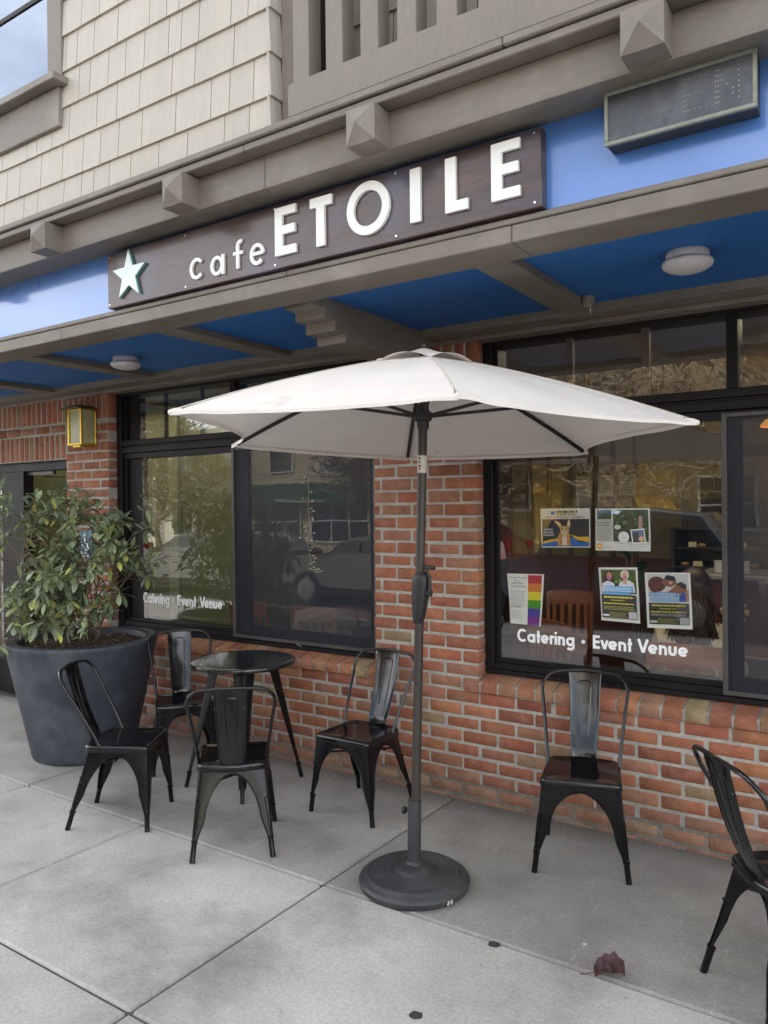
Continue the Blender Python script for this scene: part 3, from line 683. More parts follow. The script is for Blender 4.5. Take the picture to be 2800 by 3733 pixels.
# ================================================================== posters
class Card:
    def __init__(s,name,corners,label,y=.128):
        s.c=corners; s.y=y; s.k=0; s.mb=MB(); s.name=name; s.label=label   # corners: TL,TR,BL,BR in (x,z)
        s.poly([(0,0),(1,0),(1,1),(0,1)],(.90,.90,.88))
    def P(s,u,v):
        TL,TR,BL,BR=s.c
        a=(lerp(TL[0],TR[0],u),lerp(TL[1],TR[1],u)); b=(lerp(BL[0],BR[0],u),lerp(BL[1],BR[1],u))
        bow=.0035*math.sin(v*PI*1.3)
        return (lerp(b[0],a[0],v),s.y-.00028*s.k+bow,lerp(b[1],a[1],v))
    def poly(s,pts,col):
        # subdivide rectangles vertically so they follow the curl of the sheet
        if len(pts)==4 and pts[0][1]==pts[1][1] and pts[2][1]==pts[3][1]:
            n=max(1,int(abs(pts[2][1]-pts[1][1])*10)+1)
            for i in range(n):
                a,b=i/n,(i+1)/n
                q=[(lerp(pts[0][0],pts[3][0],a),lerp(pts[0][1],pts[3][1],a)),(lerp(pts[1][0],pts[2][0],a),lerp(pts[1][1],pts[2][1],a)),(lerp(pts[1][0],pts[2][0],b),lerp(pts[1][1],pts[2][1],b)),(lerp(pts[0][0],pts[3][0],b),lerp(pts[0][1],pts[3][1],b))]
                s.mb.add([s.P(*p) for p in q],[(0,1,2,3)],col)
        else: s.mb.add([s.P(*p) for p in pts],[tuple(range(len(pts)))],col)
    def rect(s,u0,v0,u1,v1,col): s.k+=1; s.poly([(u0,v0),(u1,v0),(u1,v1),(u0,v1)],col)
    def shape(s,pts,col): s.k+=1; s.poly(list(pts)+([] if len(pts)!=4 else [pts[-1]][:0]),col)
    def ell(s,u,v,ru,rv,col,n=16): s.shape([(u+ru*math.cos(2*PI*i/n),v+rv*math.sin(2*PI*i/n)) for i in range(n)],col)
    def text(s,t,u0,v0,u1,v1,col,bold=.01):
        s.k+=1; V,F=text_mesh(t,bold); s.mb.add([s.P(u0+a*(u1-u0),v0+b*(v1-v0)) for a,b in V],F,col)
    def lines(s,u0,u1,v0,v1,n,col,rnd=.2,h=.45):
        s.k+=1; r=random.Random(n)
        dv=(v1-v0)/n
        for i in range(n):
            u=u0
            e=u1-(u1-u0)*r.uniform(0,rnd)
            while u<e:
                w=(u1-u0)*r.uniform(.04,.14); s.poly([(u,v0+i*dv),(min(u+w,e),v0+i*dv),(min(u+w,e),v0+(i+h)*dv),(u,v0+(i+h)*dv)],col); u+=w+(u1-u0)*.02
    def done(s):
        o=s.mb.build(s.name,m_card); tag(o,s.label,'poster','posters taped inside the right window'); return o
K_=(.02,.02,.02)
c=Card('poster',[(-1.705,1.690),(-1.421,1.691),(-1.703,1.471),(-1.420,1.477)],'landscape poster with a big-eared dog over blue and yellow cloth on a dark ground')
c.rect(.02,.03,.98,.73,(.035,.03,.035)); c.rect(.01,.74,.99,.985,(.78,.76,.70))
for i in range(11): c.rect(.31+i*.042,.885,.345+i*.042,.945,(.05,.06,.09) if i%3 else (.55,.38,.03))
for i in range(10): c.rect(.33+i*.042,.83,.362+i*.042,.868,(.60,.40,.03) if i%2 else (.08,.09,.14))
c.rect(.22,.84,.30,.93,(.12,.2,.4)); c.text('HELP UKRAINIAN ANIMALS',.10,.755,.90,.80,(.35,.05,.05))
c.shape([(.02,.03),(.44,.03),(.38,.14),(.30,.20),(.02,.10)],(.03,.13,.50)); c.shape([(.02,.10),(.14,.12),(.30,.17),(.38,.13),(.36,.24),(.22,.21),(.02,.15)],(.78,.45,.03))
c.shape([(.58,.03),(.98,.03),(.98,.13),(.80,.14),(.64,.28)],(.03,.13,.50)); c.shape([(.60,.34),(.74,.20),(.98,.13),(.98,.28),(.78,.27)],(.80,.47,.03))
c.shape([(.36,.05),(.62,.05),(.60,.33),(.54,.44),(.42,.42),(.36,.30)],(.55,.30,.10)); c.shape([(.44,.06),(.55,.06),(.545,.3),(.50,.38),(.455,.3)],(.72,.66,.56))
c.shape([(.38,.12),(.45,.10),(.44,.22)],(.6,.12,.04)); c.shape([(.60,.12),(.54,.10),(.55,.22)],(.6,.12,.04))
c.ell(.495,.44,.095,.115,(.62,.40,.17)); c.shape([(.40,.50),(.295,.66),(.31,.70),(.40,.645),(.455,.55)],(.60,.36,.14)); c.shape([(.54,.56),(.575,.70),(.60,.72),(.625,.60),(.595,.49)],(.60,.36,.14))
c.shape([(.40,.53),(.325,.655),(.39,.62),(.43,.55)],(.72,.52,.38)); c.shape([(.56,.55),(.588,.68),(.605,.60),(.585,.52)],(.72,.52,.38))
c.ell(.495,.385,.045,.06,(.74,.68,.58)); c.ell(.497,.40,.016,.02,K_); c.ell(.45,.47,.012,.02,K_); c.ell(.54,.475,.012,.02,K_); c.ell(.495,.335,.018,.012,(.6,.2,.15))
c.text('EVERY',.09,.44,.26,.485,(.7,.7,.7)); c.text('DOLLAR',.07,.37,.27,.415,(.7,.7,.7)); c.text('COUNTS',.07,.30,.28,.345,(.7,.7,.7))
c.done()
c=Card('poster',[(-1.390,1.688),(-1.101,1.689),(-1.392,1.462),(-1.099,1.463)],'landscape flyer with a green garden photo, a white circle and an orange round mark')
c.rect(.03,.74,.30,.97,(.12,.2,.3)); c.shape([(.03,.75),(.30,.75),(.30,.86),(.18,.90),(.08,.84)],(.10,.12,.05))
c.rect(.02,.22,.31,.73,(.60,.60,.52)); c.rect(.33,.22,.97,.97,(.10,.12,.055))
r=random.Random(4)
for i in range(60):
    u=r.uniform(.35,.95);v=r.uniform(.24,.95); k=r.uniform(.5,1.8); c.ell(min(max(u,.38),.93),v*.9+.06,r.uniform(.01,.03),r.uniform(.015,.04),(.10*k,.13*k*r.uniform(.8,1.3),.06*k),7)
c.shape([(.80,.48),(.88,.48),(.88,.80),(.84,.84),(.81,.80)],(.34,.22,.20)); c.shape([(.33,.88),(.44,.86),(.50,.93),(.40,.97),(.33,.97)],(.62,.68,.78))
c.text('Consultants',.03,.655,.27,.70,(.08,.08,.08)); c.text('on Harwood',.04,.59,.26,.635,(.08,.08,.08)); c.lines(.04,.29,.26,.56,9,(.38,.38,.35),.1)
c.ell(.54,.33,.10,.13,(.62,.64,.62),24); c.lines(.48,.60,.28,.38,3,(.4,.42,.42),.1); c.ell(.43,.56,.06,.055,(.45,.5,.42))
c.shape([(.66,.50),(.91,.53),(.94,.20),(.70,.17)],(.75,.75,.75)); c.shape([(.68,.48),(.895,.505),(.92,.225),(.715,.20)],(.13,.17,.26)); c.shape([(.69,.42),(.78,.455),(.86,.38),(.905,.40),(.92,.225),(.715,.20)],(.06,.06,.07)); c.ell(.86,.29,.05,.06,(.62,.38,.2))
c.ell(.10,.11,.055,.07,(.62,.27,.03),20); c.rect(.065,.10,.135,.125,(.85,.7,.5)); c.lines(.2,.34,.07,.14,2,(.5,.5,.5)); c.lines(.40,.62,.08,.13,2,(.5,.5,.5)); c.lines(.68,.95,.08,.13,2,(.5,.5,.5))
c.done()
c=Card('poster',[(-1.913,1.316),(-1.687,1.320),(-1.897,1.029),(-1.711,1.025)],'curled white poster with rainbow stripes down its right side')
for i,col in enumerate(((.50,.02,.02),(.70,.20,.01),(.78,.66,.01),(.06,.30,.02),(.08,.06,.36),(.20,.03,.28))):
    c.rect(.57,.98-(i+1)*.163,.95,.98-i*.163,col)
c.text('Group Therapy',.04,.90,.54,.945,K_,0); c.text('for the',.20,.855,.34,.88,K_,0); c.text('LGBTQIA+',.11,.79,.46,.83,K_,0); c.text('Community',.09,.725,.50,.775,K_,0)
c.lines(.06,.50,.36,.68,9,(.35,.35,.35),.3,.3); c.lines(.06,.38,.33,.36,1,(.1,.1,.1),.1,.5); c.lines(.06,.48,.10,.30,6,(.45,.45,.45),.3,.3)
c.done()
def people_poster(cor,label,kind):
    c=Card('poster',cor,label)
    if kind==0:
        c.rect(.06,.52,.95,.96,(.13,.16,.04)); r=random.Random(8)
        for i in range(40): k=r.uniform(.5,2); c.ell(r.uniform(.1,.9),r.uniform(.72,.93),.03,.025,(.12*k,.16*k,.03*k),7)
        c.shape([(.08,.55),(.40,.55),(.41,.70),(.30,.76),(.10,.73)],(.55,.58,.66)); c.shape([(.48,.55),(.93,.55),(.90,.72),(.72,.79),(.54,.72)],(.60,.62,.68))
        c.shape([(.08,.70),(.15,.86),(.24,.94),(.33,.92),(.38,.84),(.37,.72),(.25,.76)],(.07,.025,.02)); c.ell(.29,.845,.065,.075,(.45,.22,.14)); c.ell(.30,.815,.05,.035,(.40,.12,.28))
        c.ell(.69,.87,.105,.085,(.62,.60,.56)); c.ell(.69,.85,.07,.085,(.55,.32,.22)); c.ell(.69,.82,.052,.035,(.42,.16,.33)); c.shape([(.64,.70),(.74,.70),(.73,.79),(.65,.79)],(.5,.3,.2))
        c.rect(.16,.55,.88,.66,(.12,.33,.62)); c.rect(.10,.50,.80,.545,(.12,.33,.62)); c.lines(.18,.85,.56,.65,3,(.6,.68,.78),.05,.5)
    else:
        c.rect(.06,.46,.95,.97,(.66,.66,.68)); c.ell(.26,.79,.20,.14,(.13,.035,.02),20); c.ell(.20,.74,.12,.10,(.15,.04,.02)); c.shape([(.36,.83),(.52,.95),(.68,.90),(.70,.80),(.58,.74),(.44,.76)],(.26,.11,.07))
        c.shape([(.42,.90),(.50,.96),(.66,.93),(.68,.86),(.54,.86)],(.02,.015,.02)); c.shape([(.60,.72),(.72,.81),(.88,.78),(.92,.66),(.74,.62),(.44,.62)],(.30,.12,.06)); c.shape([(.68,.80),(.80,.84),(.91,.78),(.90,.70),(.80,.73)],(.03,.02,.03))
        c.shape([(.74,.48),(.93,.48),(.93,.62),(.84,.66),(.74,.60)],(.05,.10,.36)); c.shape([(.88,.60),(.95,.72),(.95,.48),(.90,.48)],(.5,.24,.16)); c.ell(.57,.82,.04,.03,(.62,.35,.28))
        c.rect(.08,.555,.72,.645,(.12,.33,.62)); c.rect(.10,.47,.74,.545,(.30,.48,.72)); c.lines(.10,.70,.565,.64,2,(.62,.70,.80),.05,.55)
    top=.50 if kind==0 else .455
    c.rect(.06,.07,.95,top,(.030,.030,.032))
    y=(.70,.62,.05)
    c.lines(.12,.88,top-.06,top-.015,1,y,.05,.6); c.text('November 8-11' if kind==0 else 'December 6-9',.30,top-.115,.66,top-.085,y); c.lines(.10,.90,top-.17,top-.14,1,y,.1,.6)
    c.lines(.10,.92,.22,.30 if kind==0 else .27,3,(.28,.27,.05) if kind==0 else (.30,.31,.34),.1,.55); c.lines(.25,.70,.09,.19,4,(.24,.23,.05),.1,.55); c.rect(.08,.10,.24,.135,(.65,.65,.66))
    c.rect(.74,.08,.94,.20,(.40,.40,.41))
    return c.done()
people_poster([(-1.376,1.370),(-1.168,1.377),(-1.362,1.085),(-1.155,1.082)],'portrait poster with two masked women in front of greenery above yellow text',0)
people_poster([(-1.130,1.352),(-.903,1.360),(-1.119,1.064),(-.894,1.072)],'portrait poster with a family lying head to head above yellow text',1)

# fairy lights inside the left window
m_bulb=emit('pale tiny bulbs',(.85,.72,.45),.45)
fl=thing('string_lights','short string of tiny warm lights hanging inside the left shop window','string lights',(-3.45,.20,1.6))
pts=[(-3.453,1.92),(-3.45,1.80),(-3.458,1.70),(-3.445,1.62),(-3.44,1.55),(-3.475,1.48),(-3.455,1.40),(-3.44,1.34),(-3.47,1.285),(-3.42,1.275),(-3.39,1.262)]
mb=MB(); mb.tube([(x+3.45,0,z-1.6) for x,z in pts],.0035,6); mb.build('wire',M('pale wire',(.5,.46,.38),.6,bump=0),fl)
mb=MB(); mw=MB(); r=random.Random(2)
for i in range(26):
    t=i/25*(len(pts)-1); k=min(int(t),len(pts)-2); f=t-k; x=lerp(pts[k][0],pts[k+1][0],f)+3.45; z=lerp(pts[k][1],pts[k+1][1],f)-1.6
    a=r.choice((-1,1))*r.uniform(.02,.05); b=r.uniform(-.01,.02)
    mw.tube([(x,0,z),(x+a,-.01,z+b)],.002,5); mb.tube([(x+a,-.01,z+b),(x+a*1.25,-.01,z+b)],.0045,6)
mb.build('bulbs',m_bulb,fl); mw.build('stalks',M('pale wire thin',(.5,.46,.38),.6,bump=0),fl)
# ================================================================== metal cafe chair
def metal_leg(mb,T,F,NA,FA,NB,FB,v0=.07,v1=.55,wl=.046,wend=.016,vend=.80,arch=True,footr=.0135,groove=True):
    T,F,NA,FA,NB,FB=[Vector(p) for p in (T,F,NA,FA,NB,FB)]
    vs=[0,.03,v0]+[lerp(v0,v1,(i/14)**1.6) for i in range(1,15)]+[lerp(v1,vend,i/6) for i in range(1,7)]
    rows=[];inA=[];inB=[]
    for v in vs:
        P=T.lerp(F,v); a=NA.lerp(FA,v)-P; b=NB.lerp(FB,v)-P; row=[]
        for (d,inn,flip) in ((a,inA,0),(b,inB,1)):
            hl=d.length/2; u=d.normalized()
            if not arch: w=lerp(wl,wend,v/vend)
            elif v<=v0: w=hl
            elif v<v1:
                t=(v-v0)/(v1-v0); w=hl-(hl-wl)*math.sqrt(max(0,1-(1-t)**2))
            else: w=lerp(wl,wend,(v-v1)/(vend-v1))
            inn.append(P+u*w)
            seg=[P+u*w,P+u*max(w*.6,.012),P+u*.012] if not flip else [P+u*.012,P+u*max(w*.6,.012),P+u*w]
            row.append(seg)
        c=P+(a.normalized()+b.normalized())*.0035
        rows.append(row[0]+[c]+row[1])
    V=[p for r in rows for p in r]; n=7; Fc=[]
    for i in range(len(rows)-1):
        for k in range(n-1): Fc.append((i*n+k,i*n+k+1,(i+1)*n+k+1,(i+1)*n+k))
    mb.add(V,Fc)
    s0=2 if arch else 0
    mb.tube(inA[s0:],.0036,6); mb.tube(inB[s0:],.0036,6)
    ua=(NA-T).normalized(); ub=(NB-T).normalized(); off=(ua+ub)*.010
    a=T.lerp(F,vend-.03)+off; b=T.lerp(F,vend+.01)+off; e=F+off*.9
    mb.tube([a,b,e-(e-b)*.04,e],[footr*1.25,footr,footr,footr*1.05],12)
    if groove:
        L=[]; 
        for t in [i/10 for i in range(11)]:
            v=lerp(.36,vend-.06,t); L.append((v,.017*(1-.55*t)))
        A=[T.lerp(F,v)+ua*w-(ub*.0015) for v,w in L]; B=[T.lerp(F,v)+ub*w-(ua*.0015) for v,w in L]
        top=T.lerp(F,.335)-(ua+ub)*.0005; bot=T.lerp(F,vend-.045)-(ua+ub)*.0005
        mb.tube([top]+A+[bot],.0026,5); mb.tube([top]+B+[bot],.0026,5)

def seat_outline():
    P=[]
    def c(cx,cy,r,a0,a1,n=5):
        for i in range(n+1):
            a=math.radians(lerp(a0,a1,i/n)); P.append((cx+r*math.cos(a),cy+r*math.sin(a)))
    c(-.152,-.190,.030,180,270); c(.152,-.190,.030,270,360)
    c(.118,.085,.055,0,62,5)
    for x in (.10,.05,0,-.05,-.10): P.append((x,.158-.9*x*x*1.9))
    c(-.118,.085,.055,118,180,5)
    return P
def make_chair(label):
    t=thing('metal_chair',label,'chair',(0,0,0),0,'black metal cafe chairs')
    O=seat_outline(); n=len(O); cx,cy=0,-.03
    mb=MB(); V=[];rings=[(1.0,.408),(1.012,.412),(1.012,.428),(1.0,.438),(.965,.4425),(.93,.4425),(.90,.440),(.6,.437),(.25,.4355)]
    for s,z in rings:
        for x,y in O: V.append((cx+(x-cx)*s,cy+(y-cy)*s,z))
    F=[]
    for i in range(len(rings)-1):
        for k in range(n):
            l=(k+1)%n; F.append((i*n+k,i*n+l,(i+1)*n+l,(i+1)*n+k))
    F.append(tuple((len(rings)-1)*n+k for k in range(n)))
    mb.add(V,F); mb.tube([(cx+(x-cx)*1.005,cy+(y-cy)*1.005,.409) for x,y in O],.004,6,closed=True)
    mb.build('seat',m_chair,t,smooth=50)
    ft=[(-.22,-.2275,0),(.22,-.2275,0),(.202,.2275,0),(-.202,.2275,0)]
    tp=[(-.178,-.214,.418),(.178,-.214,.418),(.158,.118,.418),(-.158,.118,.418)]
    for i in range(4):
        a=(i+1)%4; b=(i-1)%4; mb=MB()
        metal_leg(mb,tp[i],ft[i],tp[a],ft[a],tp[b],ft[b]); mb.build('leg',m_chairleg,t,smooth=40)
    mb=MB(); mb.tube([(-.16,-.18,.33),(.14,.10,.33)],.006,6); mb.tube([(.16,-.18,.334),(-.14,.10,.334)],.006,6)
    mb.tube([(-.18,-.04,.36),(-.05,-.04,.405),(.05,-.04,.405),(.18,-.04,.36)],.005,6); mb.build('brace',m_chair,t,smooth=40)
    # hoop
    H=[(-.170,.045,.432),(-.176,.075,.50),(-.198,.165,.67),(-.211,.215,.755)]
    cr=[]
    for i in range(1,9):
        a=math.radians(180-i*90/8); cr.append((-.122+.090*math.cos(a)+0,.215+.052*(math.sin(a)),.765+.078*math.sin(a)))
    mid=[(-.06,.275,.848),(0,.280,.850)]
    path=H+cr+mid[:1]+[mid[1]]+[(-x,y,z) for x,y,z in mid[:1]]+[(-x,y,z) for x,y,z in cr[::-1]]+[(-x,y,z) for x,y,z in H[::-1]]
    mb=MB(); mb.tube(path,.0088,10); mb.tube([(-.168,.045,.432),(-.164,.012,.440)],[.0085,.005],8); mb.tube([(.168,.045,.432),(.164,.012,.440)],[.0085,.005],8)
    mb.build('back_frame',m_chair,t,smooth=60)
    # splat
    cur=[(.281,.846),(.276,.82),(.262,.77),(.243,.70),(.222,.63),(.200,.57),(.178,.52),(.160,.485),(.149,.46),(.145,.437),(.146,.415)]
    mb=MB(); V=[];F=[];nu=8
    for i,(y,z) in enumerate(cur):
        f=i/(len(cur)-1); hw=lerp(.081,.054,f)
        for k in range(nu+1):
            u=-1+2*k/nu; V.append((u*hw,y-.006*u*u-(.004 if abs(u)==1 else 0),z))
    for i in range(len(cur)-1):
        for k in range(nu): F.append((i*(nu+1)+k,i*(nu+1)+k+1,(i+1)*(nu+1)+k+1,(i+1)*(nu+1)+k))
    mb.add(V,F)
    def yy(z):
        for i in range(len(cur)-1):
            if cur[i][1]>=z>=cur[i+1][1]: return lerp(cur[i][0],cur[i+1][0],(cur[i][1]-z)/(cur[i][1]-cur[i+1][1]))
        return cur[0][0]
    for s in (1,):
        L=[(-.020+.004*0,.54),(-.024,.62),(-.028,.70),(-.031,.76),(-.031,.785),(-.024,.797),(0,.800),(.024,.797),(.031,.785),(.031,.76),(.028,.70),(.024,.62),(.020,.54)]
        mb.tube([(x,yy(z)-.001,z) for x,z in L],.0036,6)
    for sg_ in (-1,1): mb.tube([(sg_*lerp(.081,.054,i/(len(cur)-1)),cur[i][0]-.008,cur[i][1]) for i in range(len(cur))],.003,6)
    mb.build('backrest',m_chair,t,smooth=50)
    return t
def pose(fm,f,d=.2275):
    l=math.hypot(*f); f=(f[0]/l,f[1]/l)      # fm: middle between the front feet, f: facing direction
    return (fm[0]-f[0]*d,fm[1]-f[1]*d,0),math.atan2(f[0],-f[1])
CH=[('black metal chair turned side on, just in front of the planter',pose((-3.4435,-1.1235),(.363,.2265))),
    ('black metal chair between planter and brick wall, behind the round table',pose((-3.86,-.565),(.80,-.60))),
    ('black metal chair with its back to the street, pulled up to the round table',pose((-3.022,-.973),(-.682,.732))),
    ('black metal chair facing the street just behind the umbrella pole',pose((-2.573,-.629),(0,-1))),
    ('black metal chair standing alone under the right window lettering',pose((-1.2355,-.575),(.285,-.959))),
    ('black metal chair at the right edge seen from behind, partly cut off',pose((-.15,-.88),(.77,.64)))]
c0=make_chair(CH[0][0])
for i,(lab,(l,rz)) in enumerate(CH):
    if i==0: c0.location=l; c0.rotation_euler=(0,0,rz)
    else: copy_thing(c0,l,rz,lab)

# ================================================================== round table
tb=thing('round_table','small round black metal table with splayed legs among the chairs','table',(-3.435,-.475,0))
mb=MB(); mb.lathe([(.0001,.766),(.29,.766),(.312,.7655),(.322,.761),(.325,.752),(.322,.741),(.315,.738),(.0001,.742)],56); mb.build('tabletop',m_tabletop,tb,smooth=40)
mb=MB(); mb.box(-.15,.15,-.15,.15,.715,.739,b=.004); mb.build('top_frame',m_chair,tb,smooth=40)
tf=[(-.245,-.275,0),(.26,-.29,0),(.255,.265,0),(-.25,.265,0)]; tt=[(-.15,-.15,.735),(.15,-.15,.735),(.15,.15,.735),(-.15,.15,.735)]
for i in range(4):
    a=(i+1)%4;b=(i-1)%4; mb=MB(); metal_leg(mb,tt[i],tf[i],tt[a],tf[a],tt[b],tf[b],arch=False,wl=.088,wend=.026,vend=.90,footr=.013,groove=False); mb.build('leg',m_chairleg,tb,smooth=40)

# ================================================================== umbrella and its base
UB=Vector((-1.850,-1.028,0)); UT=Vector((-1.760,-1.046,2.392))
um=thing('patio_umbrella','open off white patio umbrella with a bronze pole in front of the brick pier','umbrella',tuple(UB))
def ul(p): return Vector(p)-UB
def pole_at(z): return UB.lerp(UT,z/2.392)
corners=[(-1.135, -1.894, 2.051), (-0.626, -1.001, 2.011), (-1.401, 0.048, 1.988), (-2.406, -0.165, 1.992), (-2.91, -1.085, 2.038), (-2.197, -2.106, 2.063)]
AP=Vector((UT.x,UT.y,2.383))
def rib(i,s):
    c=Vector(corners[i%6]); p=AP.lerp(c,s); p.z+=.045*4*s*(1-s)*.5; return p
def can_pt(i,s,t):
    a=rib(i,s);b=rib(i+1,s); p=a.lerp(b,t); k=4*t*(1-t)
    cen=AP.lerp(Vector((AP.x,AP.y,p.z)),1)
    pull=(.05,.17,.02,.02,.15,.05)[i%6]*k*(s**3); p=p.lerp(Vector((AP.x,AP.y,p.z)),pull); p.z-=.013*k*s*(1-.35*s)
    p.z+=.0035*math.sin(17*t+i*2.1)*s*(1-s)*2*k**.3 + .0045*math.sin(31*t+i)*s**4*(abs(2*t-1)**3)
    return p
NS,NT=28,28
mb=MB(); V=[];F=[]
for i in range(6):
    b0=len(V)
    for a in range(NS+1):
        s=lerp(.085,1,a/NS)
        for b in range(NT+1): V.append(ul(can_pt(i,s,b/NT)))
    for a in range(NS):
        for b in range(NT): F.append((b0+a*(NT+1)+b,b0+a*(NT+1)+b+1,b0+(a+1)*(NT+1)+b+1,b0+(a+1)*(NT+1)+b))
# hem
for i in range(6):
    b0=len(V)
    for b in range(NT+1):
        p=can_pt(i,1,b/NT); q=can_pt(i,.975,b/NT); V.append(ul(p)); V.append(ul((p.x,p.y,p.z-.012))); V.append(ul((q.x,q.y,q.z-.010)))
    for b in range(NT):
        F.append((b0+b*3,b0+b*3+3,b0+b*3+4,b0+b*3+1)); F.append((b0+b*3+1,b0+b*3+4,b0+b*3+5,b0+b*3+2))
mb.add(V,F)
for i in (0,1,5):
    c=ul(rib(i,1)); d=(ul(rib(i,.93))-c); mb.tube([c-d*.06+Vector((0,0,-.004)),c+d*.25+Vector((0,0,-.008)),c+d*.75+Vector((0,0,-.011))],[.008,.013,.004],8)
mb.build('canopy',m_canvas,um,smooth=35)
for i in range(6):
    mb=MB(); mb.tube([ul(rib(i,lerp(.17,1,k/12)))+Vector((0,0,.001)) for k in range(13)],.0026,5); mb.build('seam',m_seam,um,smooth=60)
mb=MB(); V=[];F=[];n=72;R=8
for a in range(R+1):
    s=a/R
    for k in range(n):
        i=k*6//n; t=(k*6/n)-i; kk=4*t*(1-t)
        p=rib(i,.01+.20*s).lerp(rib(i+1,.01+.20*s),t)
        p.z+=.028*(1-s*.9)+ (.030*kk*s*s)*(1.0 if i in (0,2,4,5) else .7) -.004*s
        p=p.lerp(Vector((AP.x,AP.y,p.z)),-.05*kk*s)
        V.append(ul(p))
for a in range(R):
    for k in range(n): F.append((a*n+k,a*n+(k+1)%n,(a+1)*n+(k+1)%n,(a+1)*n+k))
F.append(tuple(range(n))[::-1])
mb.add(V,F); mb.build('vent_cap',m_canvas,um,smooth=40)
mb=MB(); mb.tube([ul(pole_at(.045)),ul(pole_at(1.2)),ul(pole_at(1.9)),ul(pole_at(2.397))],.0205,16); mb.build('pole',m_pole,um,smooth=50)
mb=MB(); mb.lathe([(.0001,.016),(.006,.014),(.012,.006),(.014,0),(.012,-.006)],14,tuple(ul(pole_at(2.42)))); mb.build('finial',m_pole,um,smooth=60)
mb=MB(); c=ul(pole_at(2.105)); mb.lathe([(.022,-.055),(.026,-.05),(.028,-.02),(.040,-.012),(.043,.004),(.040,.02),(.028,.028),(.026,.055)],18,tuple(c)); mb.build('slider_hub',m_plastic,um,smooth=40)
mb=MB(); c=ul(pole_at(2.345)); mb.lathe([(.022,-.03),(.038,-.02),(.040,.012),(.024,.024)],18,tuple(c)); mb.build('top_hub',m_plastic,um,smooth=40)
for i in range(6):
    mb=MB(); P=[]
    for k in range(10):
        s=lerp(.03,.955,k/9); p=rib(i,s); p.z-=.013; P.append(ul(p))
    mb.tube(P,.0098,8); mb.tube([P[-1],P[-1]*1.0+(P[-1]-P[-2])*.04],.011,8); mb.build('rib',m_plastic,um,smooth=50)
    mb=MB(); e=rib(i,.50); e.z-=.022; st_=ul(pole_at(2.11)); d=(ul(e)-st_); d.z=0; d.normalize()
    mb.tube([st_+d*.03,ul(e)],.0078,8); mb.build('strut',m_plastic,um,smooth=50)
mb=MB(); mb.tube([ul(pole_at(1.859)),ul(pole_at(1.936))],.0215,16); mb.build('tilt_sticker',M('pale tilt sticker',(.62,.58,.50),.5,var=.05,bump=0),um,smooth=50)
px=ul(pole_at(1.90)); mb=MB()
for dz,w in ((.022,.005),(.006,.004),(-.012,.006),(-.024,.003)): mb.box(px[0]-w,px[0]+w,px[1]-.0226,px[1]-.0216,px[2]+dz-.003,px[2]+dz+.004)
mb.build('sticker_mark',m_dark,um)
# crank housing: profile extruded, with handle
c=ul(pole_at(1.296)); mb=MB()
V=[];F=[];prof=[(-.110,.016,.017),(-.106,.021,.022),(-.05,.030,.030),(.03,.038,.036),(.075,.040,.038),(.100,.038,.036),(.115,.028,.028),(.122,.0215,.0215)]
for z,hx,hy in prof:
    for k in range(16):
        a=2*PI*k/16; ca,sa=math.cos(a),math.sin(a); e=.62
        V.append((c[0]+.003+hx*math.copysign(abs(ca)**e,ca)-(z*-.10),c[1]+hy*math.copysign(abs(sa)**e,sa),c[2]+z))
for i in range(len(prof)-1):
    for k in range(16): F.append((i*16+k,i*16+(k+1)%16,(i+1)*16+(k+1)%16,(i+1)*16+k))
mb.add(V,F); ck=mb.build('crank_housing',m_plastic,um,smooth=45)
mb=MB(); h0=Vector((c[0]+.048,c[1]-.005,c[2]+.03)); mb.tube([h0,h0+Vector((.012,-.004,0))],.017,12); mb.tube([h0+Vector((.008,-.004,0)),h0+Vector((.014,-.008,.06)),h0+Vector((-.004,-.010,.115))],[.010,.007,.006],8)
mb.tube([h0+Vector((-.008,-.012,.115)),h0+Vector((.042,-.016,.113))],.0095,10); mb.build('crank_handle',m_plastic,um,smooth=45)
ub=thing('umbrella_base','round black weathered resin umbrella stand with a woven pattern and a chipped rim','umbrella stand',tuple(UB))
mb=MB(); mb.lathe([(.0001,0),(.238,0),(.246,.008),(.252,.030),(.246,.040),(.236,.046),(.222,.052),(.216,.060),(.208,.063),(.200,.060),(.10,.066),(.088,.072),(.080,.080),(.062,.088),(.048,.092),(.036,.096),(.033,.105),(.0001,.106)],72)
mb.build('foot_disc',m_base,ub,smooth=35)
mb=MB(); k=0                                                    # woven pattern
for i in range(7):
    r=.112+.0135*i; n=int(2*PI*r/.0125)
    for j in range(n):
        a=2*PI*(j+(i%2)*.5)/n; x,y=r*math.cos(a),r*math.sin(a); z=.0655-(r-.10)*.055
        t=(-math.sin(a),math.cos(a)); 
        P=[(x-t[0]*.0045-.0035*math.cos(a),y-t[1]*.0045-.0035*math.sin(a),z),(x+t[0]*.0045-.0035*math.cos(a),y+t[1]*.0045-.0035*math.sin(a),z),(x+t[0]*.0045+.0035*math.cos(a),y+t[1]*.0045+.0035*math.sin(a),z),(x-t[0]*.0045+.0035*math.cos(a),y-t[1]*.0045+.0035*math.sin(a),z)]
        Q=[(x+(p[0]-x)*.6,y+(p[1]-y)*.6,z+.0028) for p in P]
        mb.add(P+Q,[(4,5,6,7),(0,1,5,4),(1,2,6,5),(2,3,7,6),(3,0,4,7)])
mb.build('weave_pattern',m_base,ub)
mb=MB(); a_=UT-UB
mb.tube([pole_at(.09)-UB+Vector((-.003,0,0)),pole_at(.385)-UB+Vector((-.006,0,0))],.0305,20); mb.lathe([(.0345,.09),(.040,.098),(.036,.108),(.031,.112)],20,(.001,0,0)); mb.build('sleeve',m_base,ub,smooth=45)
